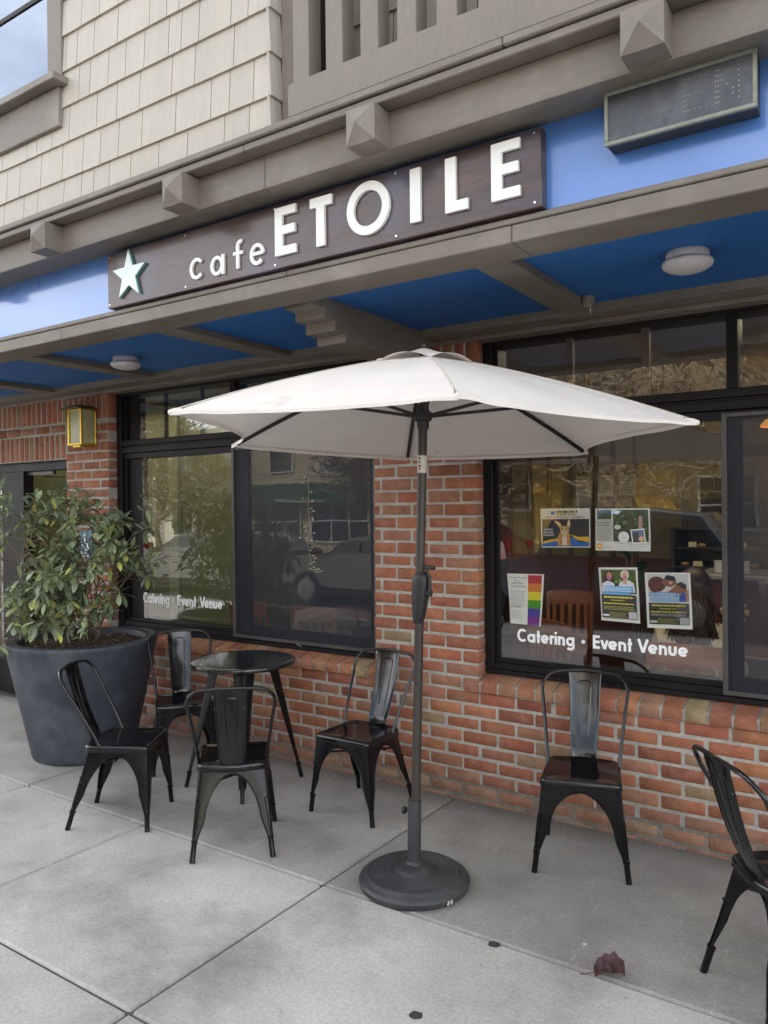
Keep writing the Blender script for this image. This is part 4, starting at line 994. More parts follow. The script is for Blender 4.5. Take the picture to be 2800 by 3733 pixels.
mb=MB(); q=pole_at(.33)-UB; mb.tube([q+Vector((-.034,-.004,0)),q+Vector((-.052,-.006,0))],.005,8); mb.tube([q+Vector((-.050,-.006,0)),q+Vector((-.062,-.007,0))],.017,10); mb.build('clamp_knob',m_plastic,ub,smooth=40)
mb=MB(); 
for a0,w in ((-20,5),(-24,2)):
    a=math.radians(a0); mb.tube([(.2525*math.cos(a+k*.012),.2525*math.sin(a+k*.012),.012+.008*k) for k in range(3)],.004,5)
mb.build('chipped_spot',M('bare chip',(.6,.58,.54),.8),ub)

# ================================================================== planter with shrub
PC=(-4.83,-.64)
pt=thing('planter','large round charcoal planter tapering down, beside the entrance','planter',(PC[0],PC[1],0))
mb=MB(); mb.lathe([(.0001,0),(.318,0),(.336,.008),(.345,.03),(.503,.775),(.507,.792),(.503,.803),(.493,.808),(.432,.806),(.424,.800),(.418,.77),(.41,.74)],72); mb.build('pot',m_pot,pt,smooth=40)
r=random.Random(5); mb=MB(); mb.lathe([(.42,.760),(.30,.772),(.15,.785),(.0001,.79)],40,col=(.10,.07,.045))
for i in range(2600):
    a=r.uniform(0,2*PI); q=math.sqrt(r.random())*.405; x,y=q*math.cos(a),q*math.sin(a); z=.762+.028*(1-q/.41)+r.uniform(0,.008)
    s=r.uniform(.004,.011); k=r.uniform(.5,1.6); c=(.20*k,.145*k,.095*k); b=r.uniform(0,PI); dx,dy=s*1.8*math.cos(b),s*1.8*math.sin(b)
    mb.add([(x-dx,y-dy,z),(x+dy*.4,y-dx*.4,z+s*.6),(x+dx,y+dy,z+s*r.uniform(-.3,.5)),(x-dy*.4,y+dx*.4,z+s*.2)],[(0,1,2),(0,2,3)],c)
mb.build('soil',m_soil,pt)
sh=thing('shrub','loose leafy evergreen shrub with waxy leaves growing in the planter','shrub',(PC[0],PC[1],.77))
r=random.Random(21)
twigs=MB(); leaves=MB(); nl=0
def leaf(p,d,up,L,W,col):
    d=d.normalized(); sd=d.cross(up); 
    if sd.length<1e-4: sd=Vector((1,0,0))
    sd.normalize(); nn=sd.cross(d).normalized()
    cv=r.uniform(.05,.30); fold=r.uniform(.05,.28)
    rows=[(0.0,.03),(.18,.55),(.42,.95),(.62,1.0),(.82,.68),(1.0,.04)]
    V=[];F=[]
    for (t,w) in rows:
        c=p+d*(L*t)-nn*(cv*L*t*t)
        V+= [c-sd*(W*w)+nn*(fold*W*w), c, c+sd*(W*w)+nn*(fold*W*w)]
    for i in range(5):
        F+=[(i*3,i*3+1,i*3+4,i*3+3),(i*3+1,i*3+2,i*3+5,i*3+4)]
    leaves.add(V,F,col)
def lcol(h):
    q=r.random(); k=r.uniform(.65,1.35)
    if q<.08: c=(.55,.56,.16)
    elif q<.36: c=(.33,.385,.20)
    else: c=(.205,.255,.15)
    return (c[0]*k,c[1]*k,c[2]*k)
def rosette(p,d):
    d=d.normalized(); n=r.randint(5,7); b0=r.uniform(0,6.28)
    ax=d.cross(Vector((0,0,1))); ax=ax.normalized() if ax.length>.01 else Vector((1,0,0)); ay=d.cross(ax)
    for k in range(n):
        a=b0+k*2.4; rad=(ax*math.cos(a)+ay*math.sin(a)); dd=(rad*r.uniform(.7,1.2)+d*r.uniform(.2,.9)+Vector((0,0,-.25)))
        base=p-d*r.uniform(0,.05)
        leaf(base+dd.normalized()*.008,dd,Vector((0,0,1))+rad*.3,r.uniform(.070,.115),r.uniform(.015,.022),lcol(0))
def grow(p,d,L,rad,depth):
    n=5; P=[p]; q=p.copy(); dd=d.normalized()
    for k in range(n):
        dd=(dd+Vector((r.gauss(0,.13),r.gauss(0,.13),r.gauss(.02,.10)))).normalized(); q=q+dd*(L/n); P.append(q.copy())
    twigs.tube(P,[lerp(rad,rad*.55,k/n) for k in range(n+1)],5)
    if depth==0:
        rosette(q,dd)
        if r.random()<.75: rosette(P[3],dd+Vector((r.gauss(0,.3),r.gauss(0,.3),0)))
        return
    for k in range(r.choice((2,3,3)) if depth<3 else 3):
        ax=Vector((r.gauss(0,1),r.gauss(0,1),r.gauss(0,.55))).normalized()
        nd=(dd*.9+ax*.75+Vector((0,0,.08))).normalized()
        grow(P[r.choice((3,4,5))],nd,L*r.uniform(.6,.82),rad*.6,depth-1)
for i in range(8):
    a=2*PI*i/8+r.uniform(-.2,.2); tl=r.uniform(.3,.95) if i%3 else .12
    d=Vector((math.cos(a)*tl*1.05,math.sin(a)*tl*.75,1.0))
    grow(Vector((r.uniform(-.07,.07),r.uniform(-.07,.07),0)),d,r.uniform(.38,.52),.010,3)
for i in range(9):
    a=math.radians((-100,-60,-20,-140,-175,150,-80,-120,-40)[i])
    d=Vector((math.cos(a)*1.3,math.sin(a)*.9,.55)); grow(Vector((r.uniform(-.05,.05),r.uniform(-.05,.05),.02)),d,r.uniform(.26,.38),.007,2)
for i in range(20):
    a=r.uniform(-2.9,.2); q=r.uniform(.22,.50); e=Vector((q*math.cos(a),q*math.sin(a),r.uniform(.10,.42))); b=Vector((q*.25*math.cos(a),q*.25*math.sin(a),.12))
    twigs.tube([b,b.lerp(e,.5)+Vector((0,0,.08)),e],[.005,.004,.003],5); rosette(e,Vector((math.cos(a),math.sin(a),-.1))); rosette(b.lerp(e,.6)+Vector((0,0,.07)),Vector((math.cos(a),math.sin(a),.6)))
twigs.build('branches',m_bark,sh,smooth=50)
# keep leaves in front of the wall and above the rim
lv=MB()
for fi in range(len(leaves.f)//10):
    vs=leaves.v[fi*18:fi*18+18]; 
    wy_=PC[1]+vs[9][1]
    if max(PC[1]+v[1] for v in vs)>-.02 or max(v[0] for v in vs)>.50: continue
    if math.hypot(vs[9][0]-.05+1.42*vs[9][1],(vs[9][2]+.77-1.465+.07*vs[9][1])*.75)<.115: continue
    if min(v[2] for v in vs)<.03 and math.hypot(vs[9][0],vs[9][1])<.5: continue
    if min(v[2] for v in vs)<-.1 or max(v[2] for v in vs)>1.17: continue
    lv.add(vs,[tuple(k-fi*18 for k in leaves.f[fi*10+j]) for j in range(10)],leaves.c[fi*10])
lv.build('foliage',m_leaf,sh,smooth=60)
print('leaves',len(lv.f)//10)
# ================================================================== ground
def struct(name,mb,mat,smooth=None):
    o=mb.build(name,mat,None,smooth); tag(o,kind='structure'); return o
g=.005
mb=MB()
def slab(x0,x1,y0,y1,k):
    mb.box(x0+g,x1-g,y0+g,y1-g,-.10,0,col=(.50*k,.482*k,.447*k),b=.010)
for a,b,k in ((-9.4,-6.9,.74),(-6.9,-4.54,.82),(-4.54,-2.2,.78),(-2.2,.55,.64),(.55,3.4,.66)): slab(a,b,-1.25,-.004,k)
for a,b,k in ((-9.4,-6.9,.95),(-6.9,-5.7,1.0),(-5.7,-4.54,.98),(-4.54,-3.43,1.0),(-3.43,-2.2,1.04),(-2.2,3.4,.98)): slab(a,b,-2.31,-1.25,k)
for a,b,k in ((-9.4,-6.9,.95),(-6.9,-4.54,1.0),(-4.54,-2.2,1.0),(-2.2,3.4,1.02)): slab(a,b,-3.6,-2.31,k)
for a,b,k in ((-9.4,-6.9,.95),(-6.9,-4.54,1.0),(-4.54,-2.2,1.0),(-2.2,.6,1.02),(.6,3.4,1)): slab(a,b,-4.9,-3.6,k); slab(a,b,-5.95,-4.9,k)
for a in range(-60,-10,3): slab(a+.6,a+3.6,-5.95,-.004,1)
for a in range(3,30,3): slab(a+.4,a+3.4,-5.95,-.004,1)
struct('sidewalk',mb,m_conc,35)
mb=MB(); mb.box(-62,33,-5.97,.3,-.2,-.012); struct('sidewalk_base',mb,m_joint)
mb=MB(); mb.box(-62,33,-6.12,-5.955,-.2,-.002,b=.02); struct('kerb',mb,M('kerb concrete',(.30,.295,.28),.85,bump=.2),35)
m_asph=M('asphalt',(.055,.055,.057),.85,var=.15,vs=1,fine=.2,fs=200,bump=.4,bs=200)
mb=MB(); mb.quad((-300,-300,-.20),(300,-300,-.20),(300,300,-.20),(-300,300,-.20)); struct('ground',mb,M('far ground',(.10,.10,.09),.9,bump=0))
mb=MB(); mb.quad((-120,-15.2,-.15),(90,-15.2,-.15),(90,-6.1,-.15),(-120,-6.1,-.15)); struct('road',mb,m_asph)
mb=MB()
for x in range(-60,40,6): mb.quad((x,-10.72,-.146),(x+3,-10.72,-.146),(x+3,-10.6,-.146),(x,-10.6,-.146))
struct('road_markings',mb,M('yellow road paint',(.6,.42,.05),.7,bump=0))
mb=MB(); mb.box(-90,60,-18.0,-15.2,-.2,0,b=.02); struct('far_sidewalk',mb,M('far pavement',(.34,.33,.31),.85,bump=.1),35)
# bare patches and little things on the paving
def blob(name,x,y,rx,ry,lab,cat,mat,ang=0,seed=0,zt=.0022,group=None):
    r=random.Random(seed); mb=MB(); n=18; V=[(0,0,zt)]
    for i in range(n):
        a=2*PI*i/n; k=r.uniform(.88,1.1); u,v=rx*k*math.cos(a),ry*k*math.sin(a)
        V.append((u*math.cos(ang)-v*math.sin(ang),u*math.sin(ang)+v*math.cos(ang),zt*.9))
    for i in range(n):
        x_,y_,_=V[1+i]; V.append((x_*1.06,y_*1.06,.0004))
    F=[(0,1+i,1+(i+1)%n) for i in range(n)]+[(1+i,1+n+i,1+n+(i+1)%n,1+(i+1)%n) for i in range(n)]
    mb.add(V,F); o=mb.build(name,mat,None,40); o.location=(x,y,0); tag(o,lab,cat,group); return o
m_gum=M('old chewing gum',(.045,.043,.045),.8,bump=.1)
blob('gum_spot',-1.335,-1.272,.024,.020,'dark flat gum spot beside the paving joint, halfway from umbrella base to dead leaf','gum spot',m_gum,.3,1,group='gum spots on the paving')
blob('gum_spot',-1.371,-1.797,.022,.020,'dark flat gum spot on the pale slab at the bottom edge, below the umbrella base','gum spot',m_gum,.8,2,group='gum spots on the paving')
m_paint=M('white speck',(.62,.62,.6),.8,bump=0)
blob('paint_speck',-1.04,-1.08,.008,.006,'tiny white speck on the dark slab up and left of the dead leaf','speck',m_paint,0,3)
blob('fallen_twig',-.30,-.93,.014,.007,'small dark scrap on the slab beside the foot of the cut off chair','scrap',m_gum,.5,5)
# dead leaf
lf=MB(); r=random.Random(3); V=[];F=[]; nu,nv=16,12
for i in range(nu+1):
    t=i/nu; w=.046*math.sin(PI*min(1,t*.92+.06))**.7*(1+.12*math.sin(t*19))
    for j in range(nv+1):
        s=-1+2*j/nv; x=-.05+.10*t; y=s*w; z=.006+.040*abs(s)**2.2*(.5+.6*t)+.016*math.sin(t*3)+.004*math.sin(11*t+6*s)+.003*math.sin(23*t-9*s)
        V.append((x,y,z))
for i in range(nu):
    for j in range(nv): F.append((i*(nv+1)+j,(i+1)*(nv+1)+j,(i+1)*(nv+1)+j+1,i*(nv+1)+j+1))
lf.add(V,F); lf.tube([(-.05,0,.014),(-.085,-.004,.010),(-.10,.006,.004)],.0016,5)
o=lf.build('dead_leaf',M('purple brown dry leaf',(.075,.030,.034),.6,var=.3,vs=30,bump=.4,bs=60),None,40); o.location=(-.893,-1.232,0); o.scale=(1.08,1.08,1.08); o.rotation_euler=(.0,-.05,.45); tag(o,'curled dark purple dead leaf lying on the paving joint','leaf')

# ================================================================== inside the cafe
m_wood=M('reddish chair wood',(.16,.052,.024),.4,var=.2,vs=6,stretch=(1,1,.3),bump=.05,coat=.2)
m_wood2=M('orange chair wood',(.30,.10,.03),.4,var=.2,vs=6,bump=.05,coat=.2)
def wood_chair(label,mat):
    t=thing('wooden_chair',label,'chair',(0,0,0),0,'slat back wooden chairs inside')
    mb=MB(); mb.box(-.21,.21,-.21,.20,.43,.46,b=.008); mb.build('seat',mat,t,35)
    for sx in (-1,1):
        mb=MB(); mb.box(sx*.19-.018,sx*.19+.018,-.20,-.165,0,.43,b=.004); mb.build('leg',mat,t,35)
        mb=MB(); mb.tube([(sx*.19,.18,0),(sx*.19,.19,.45),(sx*.20,.25,.90)],.019,8); mb.build('leg',mat,t,40)
    mb=MB()
    P=[]
    for i in range(9):
        x=-.205+.41*i/8; P.append((x,.245-.03*(1-(x/.205)**2)*-1,.895))
    for i in range(8):
        (a,b,_),(c,d,_)=P[i],P[i+1]
        mb.add([(a,b-.012,.80),(c,d-.012,.80),(c,d+.012,.80),(a,b+.012,.80),(a,b-.006,.915+.012*math.sin(PI*i/8)),(c,d-.006,.915+.012*math.sin(PI*(i+1)/8)),(c,d+.018,.915+.012*math.sin(PI*(i+1)/8)),(a,b+.018,.915+.012*math.sin(PI*i/8))],[(0,3,2,1),(4,5,6,7),(0,1,5,4),(2,3,7,6)])
    mb.add([(-.2,.21,.50),(.2,.21,.50),(.2,.235,.50),(-.2,.235,.50),(-.2,.21,.535),(.2,.21,.535),(.2,.235,.535),(-.2,.235,.535)],[(0,3,2,1),(4,5,6,7),(0,1,5,4),(2,3,7,6),(0,4,7,3),(1,2,6,5)])
    mb.build('rail',mat,t,40)
    for k in range(5):
        x=-.142+.071*k
        mb=MB(); b=.262-.8*x*x*.7
        mb.add([(x-.016,.215,.53),(x+.016,.215,.53),(x+.016,.228,.53),(x-.016,.228,.53),(x-.016,b,.81),(x+.016,b,.81),(x+.016,b+.012,.81),(x-.016,b+.012,.81)],[(0,3,2,1),(4,5,6,7),(0,1,5,4),(1,2,6,5),(2,3,7,6),(3,0,4,7)])
        mb.build('slat',mat,t)
    return t
wc=wood_chair('orange wooden slat back chair carrying the seated person, seen through the right window',m_wood2)
wc.location=(-1.03,.80,0); wc.rotation_euler=(0,0,PI)
for lab,x,y,rz in (('reddish slat back chair behind the screened half of the left window, nearer the mullion',-4.62,1.05,PI),('reddish slat back chair behind the screened half of the left window, nearer the brick pier',-3.95,1.05,PI+.1),
    ('wooden chair standing low behind the posters in the right window, beside the mullion',-1.95,1.3,PI-.5),('wooden chair facing the window beside the inner panelled wall',-2.5,2.6,.2)):
    copy_thing(wc,(x,y,0),rz,lab)
def cafe_table(label,x,y):
    t=thing('cafe_table',label,'table',(x,y,0),0,'cafe tables inside')
    mb=MB(); mb.box(-.38,.38,-.34,.34,.72,.75,b=.008); mb.build('tabletop',m_wood,t,35)
    mb=MB(); mb.lathe([(.03,0),(.03,.72)],12); mb.box(-.25,.25,-.03,.03,0,.03,b=.004); mb.box(-.03,.03,-.25,.25,0.001,.031,b=.004); mb.build('pedestal',m_bronze,t,40)
cafe_table('dark wooden cafe table in front of the seated person',-1.03,1.62); cafe_table('dark cafe table inside the left window behind the screened half',-4.2,1.75)
# clipboards and frames on the panelled wall
m_board=M('brown clipboard',(.16,.10,.05),.6,bump=0)
for i,(x0,x1,z0,z1) in enumerate(((-2.713,-2.572,1.79,2.03),(-2.475,-2.335,1.79,2.03),(-2.289,-2.121,1.79,2.03),(-2.713,-2.572,1.44,1.68),(-2.475,-2.335,1.44,1.68),(-2.289,-2.121,1.44,1.68),(-2.93,-2.80,1.46,1.70))):
    pos=('upper row, left','upper row, middle','upper row, right','lower row, second','lower row, third','lower row, right end','lower row, leftmost')[i]
    t=thing('clipboard','paper clipboard on the inside panelled wall, '+pos,'clipboard',((x0+x1)/2,3.5,(z0+z1)/2),0,'clipboards on the cafe wall')
    w=(x1-x0)/2; h=(z1-z0)/2
    mb=MB(); mb.box(-w-.01,w+.01,-.025,-.012,-h-.01,h+.01,b=.002); mb.build('board',m_board,t,35)
    mb=MB(); mb.box(-w,w,-.028,-.0255,-h,h-.03,col=(.36,.33,.24)); r=random.Random(i)
    for k in range(8): mb.box(-w*.8,w*r.uniform(.1,.8),-.0286,-.028,h-.07-k*.024,h-.062-k*.024,col=(.12,.11,.1))
    mb.build('sheet',m_card,t)
    mb=MB(); mb.box(-.03,.03,-.034,-.028,h-.035,h-.005,b=.002); mb.lathe([(.0001,.02),(.02,.012),(.022,0)],12,(0,-.03,h-.01)); mb.build('clip',m_dark,t,35)
# display shelves with labels and cups
dc=thing('display_shelf','dark display shelf with small price cards and pastries at the right of the cafe','shelf',(-1.0,2.7,0))
mb=MB(); mb.box(-.60,1.6,.30,.34,0,1.75); mb.box(-.60,-.565,-.1,.34,0,1.50); 
for z in (.86,1.19,1.345,1.50): mb.box(-.60,1.6,-.12,.30,z,z+.014)
mb.box(-.6,1.6,-.12,.3,0,.86)
mb.build('cabinet',M('dark cabinet',(.03,.025,.022),.4),dc)
mb=MB(); r=random.Random(6)
for i in range(16):
    x=-.5+.13*i; z=(1.204,1.359)[i%2]; mb.lathe([(.0001,.03),(.025,.026),(.036,.012),(.03,0)],10,(x,-.02,z),col=(.45,.26,.10))
mb.build('pastries',m_card,dc,smooth=60)
mb=MB()
for x,z,w in ((-.42,1.362,.06),(-.38,1.207,.07),(-.05,1.362,.05),(.2,1.207,.06)): mb.box(x-w/2,x+w/2,-.125,-.12,z,z+.04,col=(.62,.55,.34))
mb.build('price_cards',m_card,dc)
for i,x in enumerate((-1.062,-.985,-.90)):
    t=thing('paper_cup','stack of white paper cups at the counter, '+('leftmost','middle','rightmost')[i],'cups',(x,1.72,1.23),0,'white cups on the counter')
    mb=MB(); mb.lathe([(.0001,0),(.026,0),(.035,.085),(.033,.085),(.030,.01)],18); mb.build('cup',m_white,t,smooth=50)
ct=thing('service_counter','dark service counter standing behind the person','counter',(-.3,1.95,0))
mb=MB(); mb.box(-.9,1.6,-.28,.28,0,1.19,b=.01); mb.build('counter_body',m_wains,ct,35)
mb=MB(); mb.box(-.92,1.62,-.31,.31,1.19,1.225,b=.006); mb.build('counter_top',M('pale counter',(.30,.29,.27),.4),ct,35)
# house plant
hp=thing('house_plant','broad leaved house plant behind the garden flyer inside the right window','plant',(-1.86,2.6,0))
mb=MB(); mb.lathe([(.0001,0),(.12,0),(.16,.32),(.145,.33),(.13,.28),(.0001,.28)],24); mb.build('pot',m_wains,hp,smooth=40)
leaves=MB(); r=random.Random(12); st=MB()
for i in range(26):
    a=r.uniform(0,6.28); el=r.uniform(.3,1.2); hgt=r.uniform(.85,1.35); p=Vector((.12*math.cos(a),.12*math.sin(a),hgt)); st.tube([(0,0,.28),(.04*math.cos(a),.04*math.sin(a),hgt*.6),tuple(p)],.006,5)
    leaf(p,Vector((math.cos(a),math.sin(a),el-.4)),Vector((0,0,1)),r.uniform(.22,.34),r.uniform(.035,.05),(.03,.075,.02))
st.build('stalks',m_bark,hp); leaves.build('foliage',m_leaf,hp,smooth=60)
# flowers in a vase by the person
vs=thing('flower_vase','small vase of yellowish flowers on the table by the person','vase',(-.92,1.45,.752))
mb=MB(); mb.lathe([(.0001,0),(.03,0),(.035,.06),(.018,.12),(.022,.14)],16); mb.build('vase',m_lglass,vs,smooth=50)
mb=MB(); r=random.Random(9); leaves=MB()
for i in range(9):
    a=r.uniform(0,6.28); p=(.07*math.cos(a),.07*math.sin(a),r.uniform(.20,.30)); mb.tube([(0,0,.1),p],.002,5,col=(.06,.12,.03)); mb.lathe([(.0001,.02),(.014,.016),(.02,.0),(.012,-.01)],9,p,col=(.62,.45,.14))
mb.build('flowers',m_card,vs,smooth=50)
# pendant lamp with a warm glow (right window), the only lit lamp in view
pl=thing('pendant_lamp','glowing orange pendant lamp inside at the far right window','lamp',(-.82,3.0,2.36))
mb=MB(); mb.lathe([(.02,.09),(.09,.06),(.16,-.02),(.155,-.03)],28); mb.build('lamp_shade',emit('glowing amber shade',(1,.42,.10),.9),pl,smooth=50)
mb=MB(); mb.tube([(0,0,.08),(0,0,.5)],.004,6); mb.build('cord',m_dark,pl)
for nm,lx,ly,lz,sx,sy,e in (('person_fill_light',-1.4,1.05,2.8,2.2,.9,20),('green_wall_fill_light',-6.8,1.0,2.8,4.2,.9,24)):  # added area lights without fixtures, brighten the seated person and the green wall
    L_=bpy.data.lights.new(nm,'AREA'); L_.energy=e; L_.color=(1,.86,.62); L_.shape='RECTANGLE'; L_.size=sx; L_.size_y=sy
    lo=bpy.data.objects.new(nm,L_); COL.objects.link(lo); lo.location=(lx,ly,lz)
fe=thing('wall_box','small dark red box on the green wall inside the left window','box',(-6.94,1.60,1.03))
mb=MB(); mb.box(-.055,.055,-.03,.0,-.08,.08,b=.004); mb.box(-.04,.04,-.034,-.03,-.05,.05,col=(.4,.3,.2)); mb.build('case',M('dark red plastic',(.12,.02,.02),.5),fe,35)

# ---- seated person (back to the window)
pe=thing('person','person with long brown hair in a cream sweater seated with their back to the window','person',(-1.03,.80,0))
def skin(name,V,Eg,R,mat,parent,sub=2,root=0):
    me=bpy.data.meshes.new(name); me.from_pydata(V,Eg,[]); me.materials.append(mat)
    o=bpy.data.objects.new(name,me); COL.objects.link(o); o.parent=parent
    md=o.modifiers.new('skin','SKIN'); md.use_smooth_shade=True
    for i,rr in enumerate(R): me.skin_vertices[0].data[i].radius=rr if isinstance(rr,tuple) else (rr,rr)
    me.skin_vertices[0].data[root].use_root=True
    o.modifiers.new('sub','SUBSURF').levels=sub; o.modifiers['sub'].render_levels=sub
    return o
m_skin=M('skin',(.42,.22,.15),.55,bump=.02); m_sweat=M('cream sweater',(.74,.62,.42),.85,var=.08,vs=8,bump=.5,bs=90,stretch=(1,1,.4)); m_hair=M('long brown hair',(.045,.020,.010),.42,var=.35,vs=30,stretch=(6,6,.3),bump=.4,bs=60); m_jean=M('dark trousers',(.02,.025,.04),.8)
# local: faces +y (away from the street)
V=[(0,-.02,.50),(0,-.05,.64),(0,-.06,.80),(0,-.045,.955),(0,-.02,1.03),(0,.0,1.10),(0,.02,1.19),(0,.03,1.25),
   (-.15,-.03,.965),(-.19,.02,.83),(-.23,.10,.72),(-.17,.24,.775),(-.13,.34,.785),
   (.15,-.03,.965),(.19,.02,.83),(.23,.10,.72),(.17,.24,.775),(.13,.34,.785),
   (-.09,.06,.50),(-.11,.42,.50),(-.11,.45,.12),(-.11,.55,.05),(.09,.06,.50),(.11,.42,.50),(.11,.45,.12),(.11,.55,.05)]
Eg=[(0,1),(1,2),(2,3),(3,4),(4,5),(5,6),(6,7),(3,8),(8,9),(9,10),(10,11),(11,12),(3,13),(13,14),(14,15),(15,16),(16,17),(0,18),(18,19),(19,20),(20,21),(0,22),(22,23),(23,24),(24,25)]
R=[(.16,.12),(.14,.10),(.155,.10),(.14,.085),.055,.055,(.078,.098),(.066,.08),.062,.052,.044,.038,.030,.062,.052,.044,.038,.030,.085,.065,.05,.04,.085,.065,.05,.04]
skin('body',V,Eg,R,m_skin,pe)
skin('sweater',[(0,-.02,.51),(0,-.05,.64),(0,-.06,.80),(0,-.045,.965),(0,-.03,1.02),(-.155,-.03,.965),(-.19,.02,.83),(-.23,.10,.72),(-.175,.22,.772),(.155,-.03,.965),(.19,.02,.83),(.23,.10,.72),(.175,.22,.772)],
     [(0,1),(1,2),(2,3),(3,4),(3,5),(5,6),(6,7),(7,8),(3,9),(9,10),(10,11),(11,12)],[(.19,.145),(.17,.125),(.18,.12),(.165,.105),.075,.08,.07,.062,.05,.08,.07,.062,.05],m_sweat,pe)
mb=MB(); r=random.Random(31)
V=[];F=[];nn=28                       # hair cap
for i in range(10):
    ph=PI*i/11
    for k in range(nn):
        a=2*PI*k/nn; ex=1.0; 
        yb=.018+.118*math.sin(ph)*math.sin(a); V.append((.096*math.sin(ph)*math.cos(a),yb if yb<.055 else .055+(yb-.055)*.2,1.215+.125*math.cos(ph)))
for i in range(9):
    for k in range(nn): F.append((i*nn+k,i*nn+(k+1)%nn,(i+1)*nn+(k+1)%nn,(i+1)*nn+k))
mb.add(V,F)
for i in range(150):
    a=math.radians(r.uniform(188,352)); x0=.088*math.cos(a); y0=.02+.100*math.sin(a); l=r.uniform(.28,.44) if r.random()<.8 else .22
    sx=r.gauss(0,.02)+x0*.3; P=[]
    for k in range(7):
        t=k/6; P.append((x0+sx*t+.012*math.sin(5*t+i)+ .03*t*t*(1 if x0>0 else .3),min(y0-.012*t-.05*math.sin(PI*min(t*1.3,1))*.5,-.0)-.06*min(1,t*1.6),1.25-.02-l*t))
    mb.tube(P,[.011,.012,.012,.011,.009,.006,.002],5)
mb.build('hair',m_hair,pe,smooth=60)
for s in (-1,1):
    mb=MB(); mb.lathe([(.0001,.012),(.009,.008),(.0095,0),(.0001,-.012)],10,(s*.03,.098,1.205)); mb.build('eye',m_white,pe,smooth=60)
mb=MB(); mb.tube([(0,.10,1.21),(0,.122,1.175),(0,.105,1.165)],[.008,.013,.006],8); mb.build('nose',m_skin,pe,smooth=60)
mb=MB(); mb.tube([(-.025,.095,1.14),(0,.104,1.138),(.025,.095,1.14)],[.003,.007,.003],8); mb.build('mouth',M('lips',(.4,.12,.1),.5,bump=0),pe,smooth=60)
for s in (-1,1):
    V=[(s*.13,.33,.785),(s*.125,.385,.782)]; Eg=[(0,1)]; R=[.026,(.036,.016)]
    for q in range(4):
        fx=s*.125+(-.027+.018*q); b=len(V); ln_=(.062,.074,.07,.055)[q]
        V+=[(fx,.395,.780),(fx+(-.003+.002*q),.395+ln_*.55,.776),(fx+(-.004+.002*q),.395+ln_,.764)]; Eg+=[(1,b),(b,b+1),(b+1,b+2)]; R+=[.009,.0085,.007]
    b=len(V); V+=[(s*.125-s*.035,.365,.780),(s*.125-s*.056,.405,.772)]; Eg+=[(0,b),(b,b+1)]; R+=[.011,.008]
    skin('hand',V,Eg,R,m_skin,pe,1)
# ================================================================== across the street (seen mirrored in the glass)
m_cream=M('cream stucco',(.86,.82,.70),.85,var=.08,bump=.1)
m_yel=M('yellow ochre stucco',(.62,.42,.13),.85,var=.08,bump=.1)
m_brk2=M('tan stucco',(.66,.57,.38),.85,var=.08,bump=.1)
m_wtrim=M('white painted trim',(.74,.72,.66),.7,bump=.05)
m_awn=M('green awning canvas',(.02,.10,.065),.8,bump=.1)
m_wdark=M('dark shop glass',(.03,.035,.04),.1,bump=0)
m_redb=M('red brick far',(.24,.09,.06),.85,bump=.1)
def far_building(label,x0,x1,h,mat,wins,y=-18.0,dep=9,cor=.35):
    t=thing('street_building',label,'building',((x0+x1)/2,y,0),0,'buildings across the street'); cx=(x0+x1)/2
    mb=MB(); mb.box(x0-cx,x1-cx,-dep,0,0,h); mb.build('wall',mat,t)
    mb=MB(); mb.box(x0-cx-.1,x1-cx+.1,-dep,.35,h,h+cor,b=.03); mb.build('cornice',m_wtrim,t,35)
    for (a,b,z0,z1) in wins:
        mb=MB(); mb.box(a-cx,b-cx,-.02,.03,z0,z1); 
        w=mb.build('window',m_wdark,t)
        mb=MB(); s=.07
        mb.box(a-cx-s,b-cx+s,0.002,.09,z1,z1+s); mb.box(a-cx-s,b-cx+s,0.002,.12,z0-s,z0); mb.box(a-cx-s,a-cx,0.002,.08,z0,z1); mb.box(b-cx,b-cx+s,0.002,.08,z0,z1)
        n=max(1,int((b-a)/.7))
        for k in range(1,n): x=a-cx+(b-a)*k/n; mb.box(x-.025,x+.025,.03,.06,z0,z1)
        for k in range(1,max(1,int((z1-z0)/.7))): z=z0+(z1-z0)*k/max(1,int((z1-z0)/.7)); mb.box(a-cx,b-cx,.031,.058,z-.025,z+.025)
        mb.build('window_trim',m_wtrim,w)
    return t
far_building('long cream two storey building with a white porch, mirrored in the left pane',-36,-22.2,4.6,m_cream,[(-35+3.1*i,-33.2+3.1*i,2.9,4.0) for i in range(4)]+[(-35+3.1*i,-33+3.1*i,.6,1.9) for i in range(4)])
cl=far_building('tan shop with a white cleaners sign and long green awning across the street',-22.0,-14.8,4.5,m_brk2,[(-21,-18.6,.5,1.9),(-18,-15.6,.5,1.9),(-20.2,-19,3.1,4.0)])
mb=MB(); 
for i in range(24):
    a=-3.0+i*.25; mb.add([(a,.0,2.62),(a+.25,.0,2.62),(a+.25,.95,2.05),(a,.95,2.05),(a,.97,1.88),(a+.25,.97,1.88)],[(0,1,2,3),(3,2,5,4)])
mb.build('awning',m_awn,cl)
mb=MB(); mb.box(.66,2.50,.03,.12,2.84,3.42,b=.02); sb=mb.build('sign_board',m_wtrim,cl,35)
V,F=text_mesh('CLEANERS',.03); mb=MB(); mb.add([(2.36-a*1.56,.126,2.98+b*.28) for a,b in V],F); mb.build('lettering',M('black sign paint',(.02,.02,.03),.6,bump=0),sb)
V,F=text_mesh('PLUMWOOD CLEANERS',.02); mb=MB(); mb.add([(1.6-a*2.3,.975,1.91+b*.11) for a,b in V],F); mb.build('awning_lettering',m_wtrim,cl)
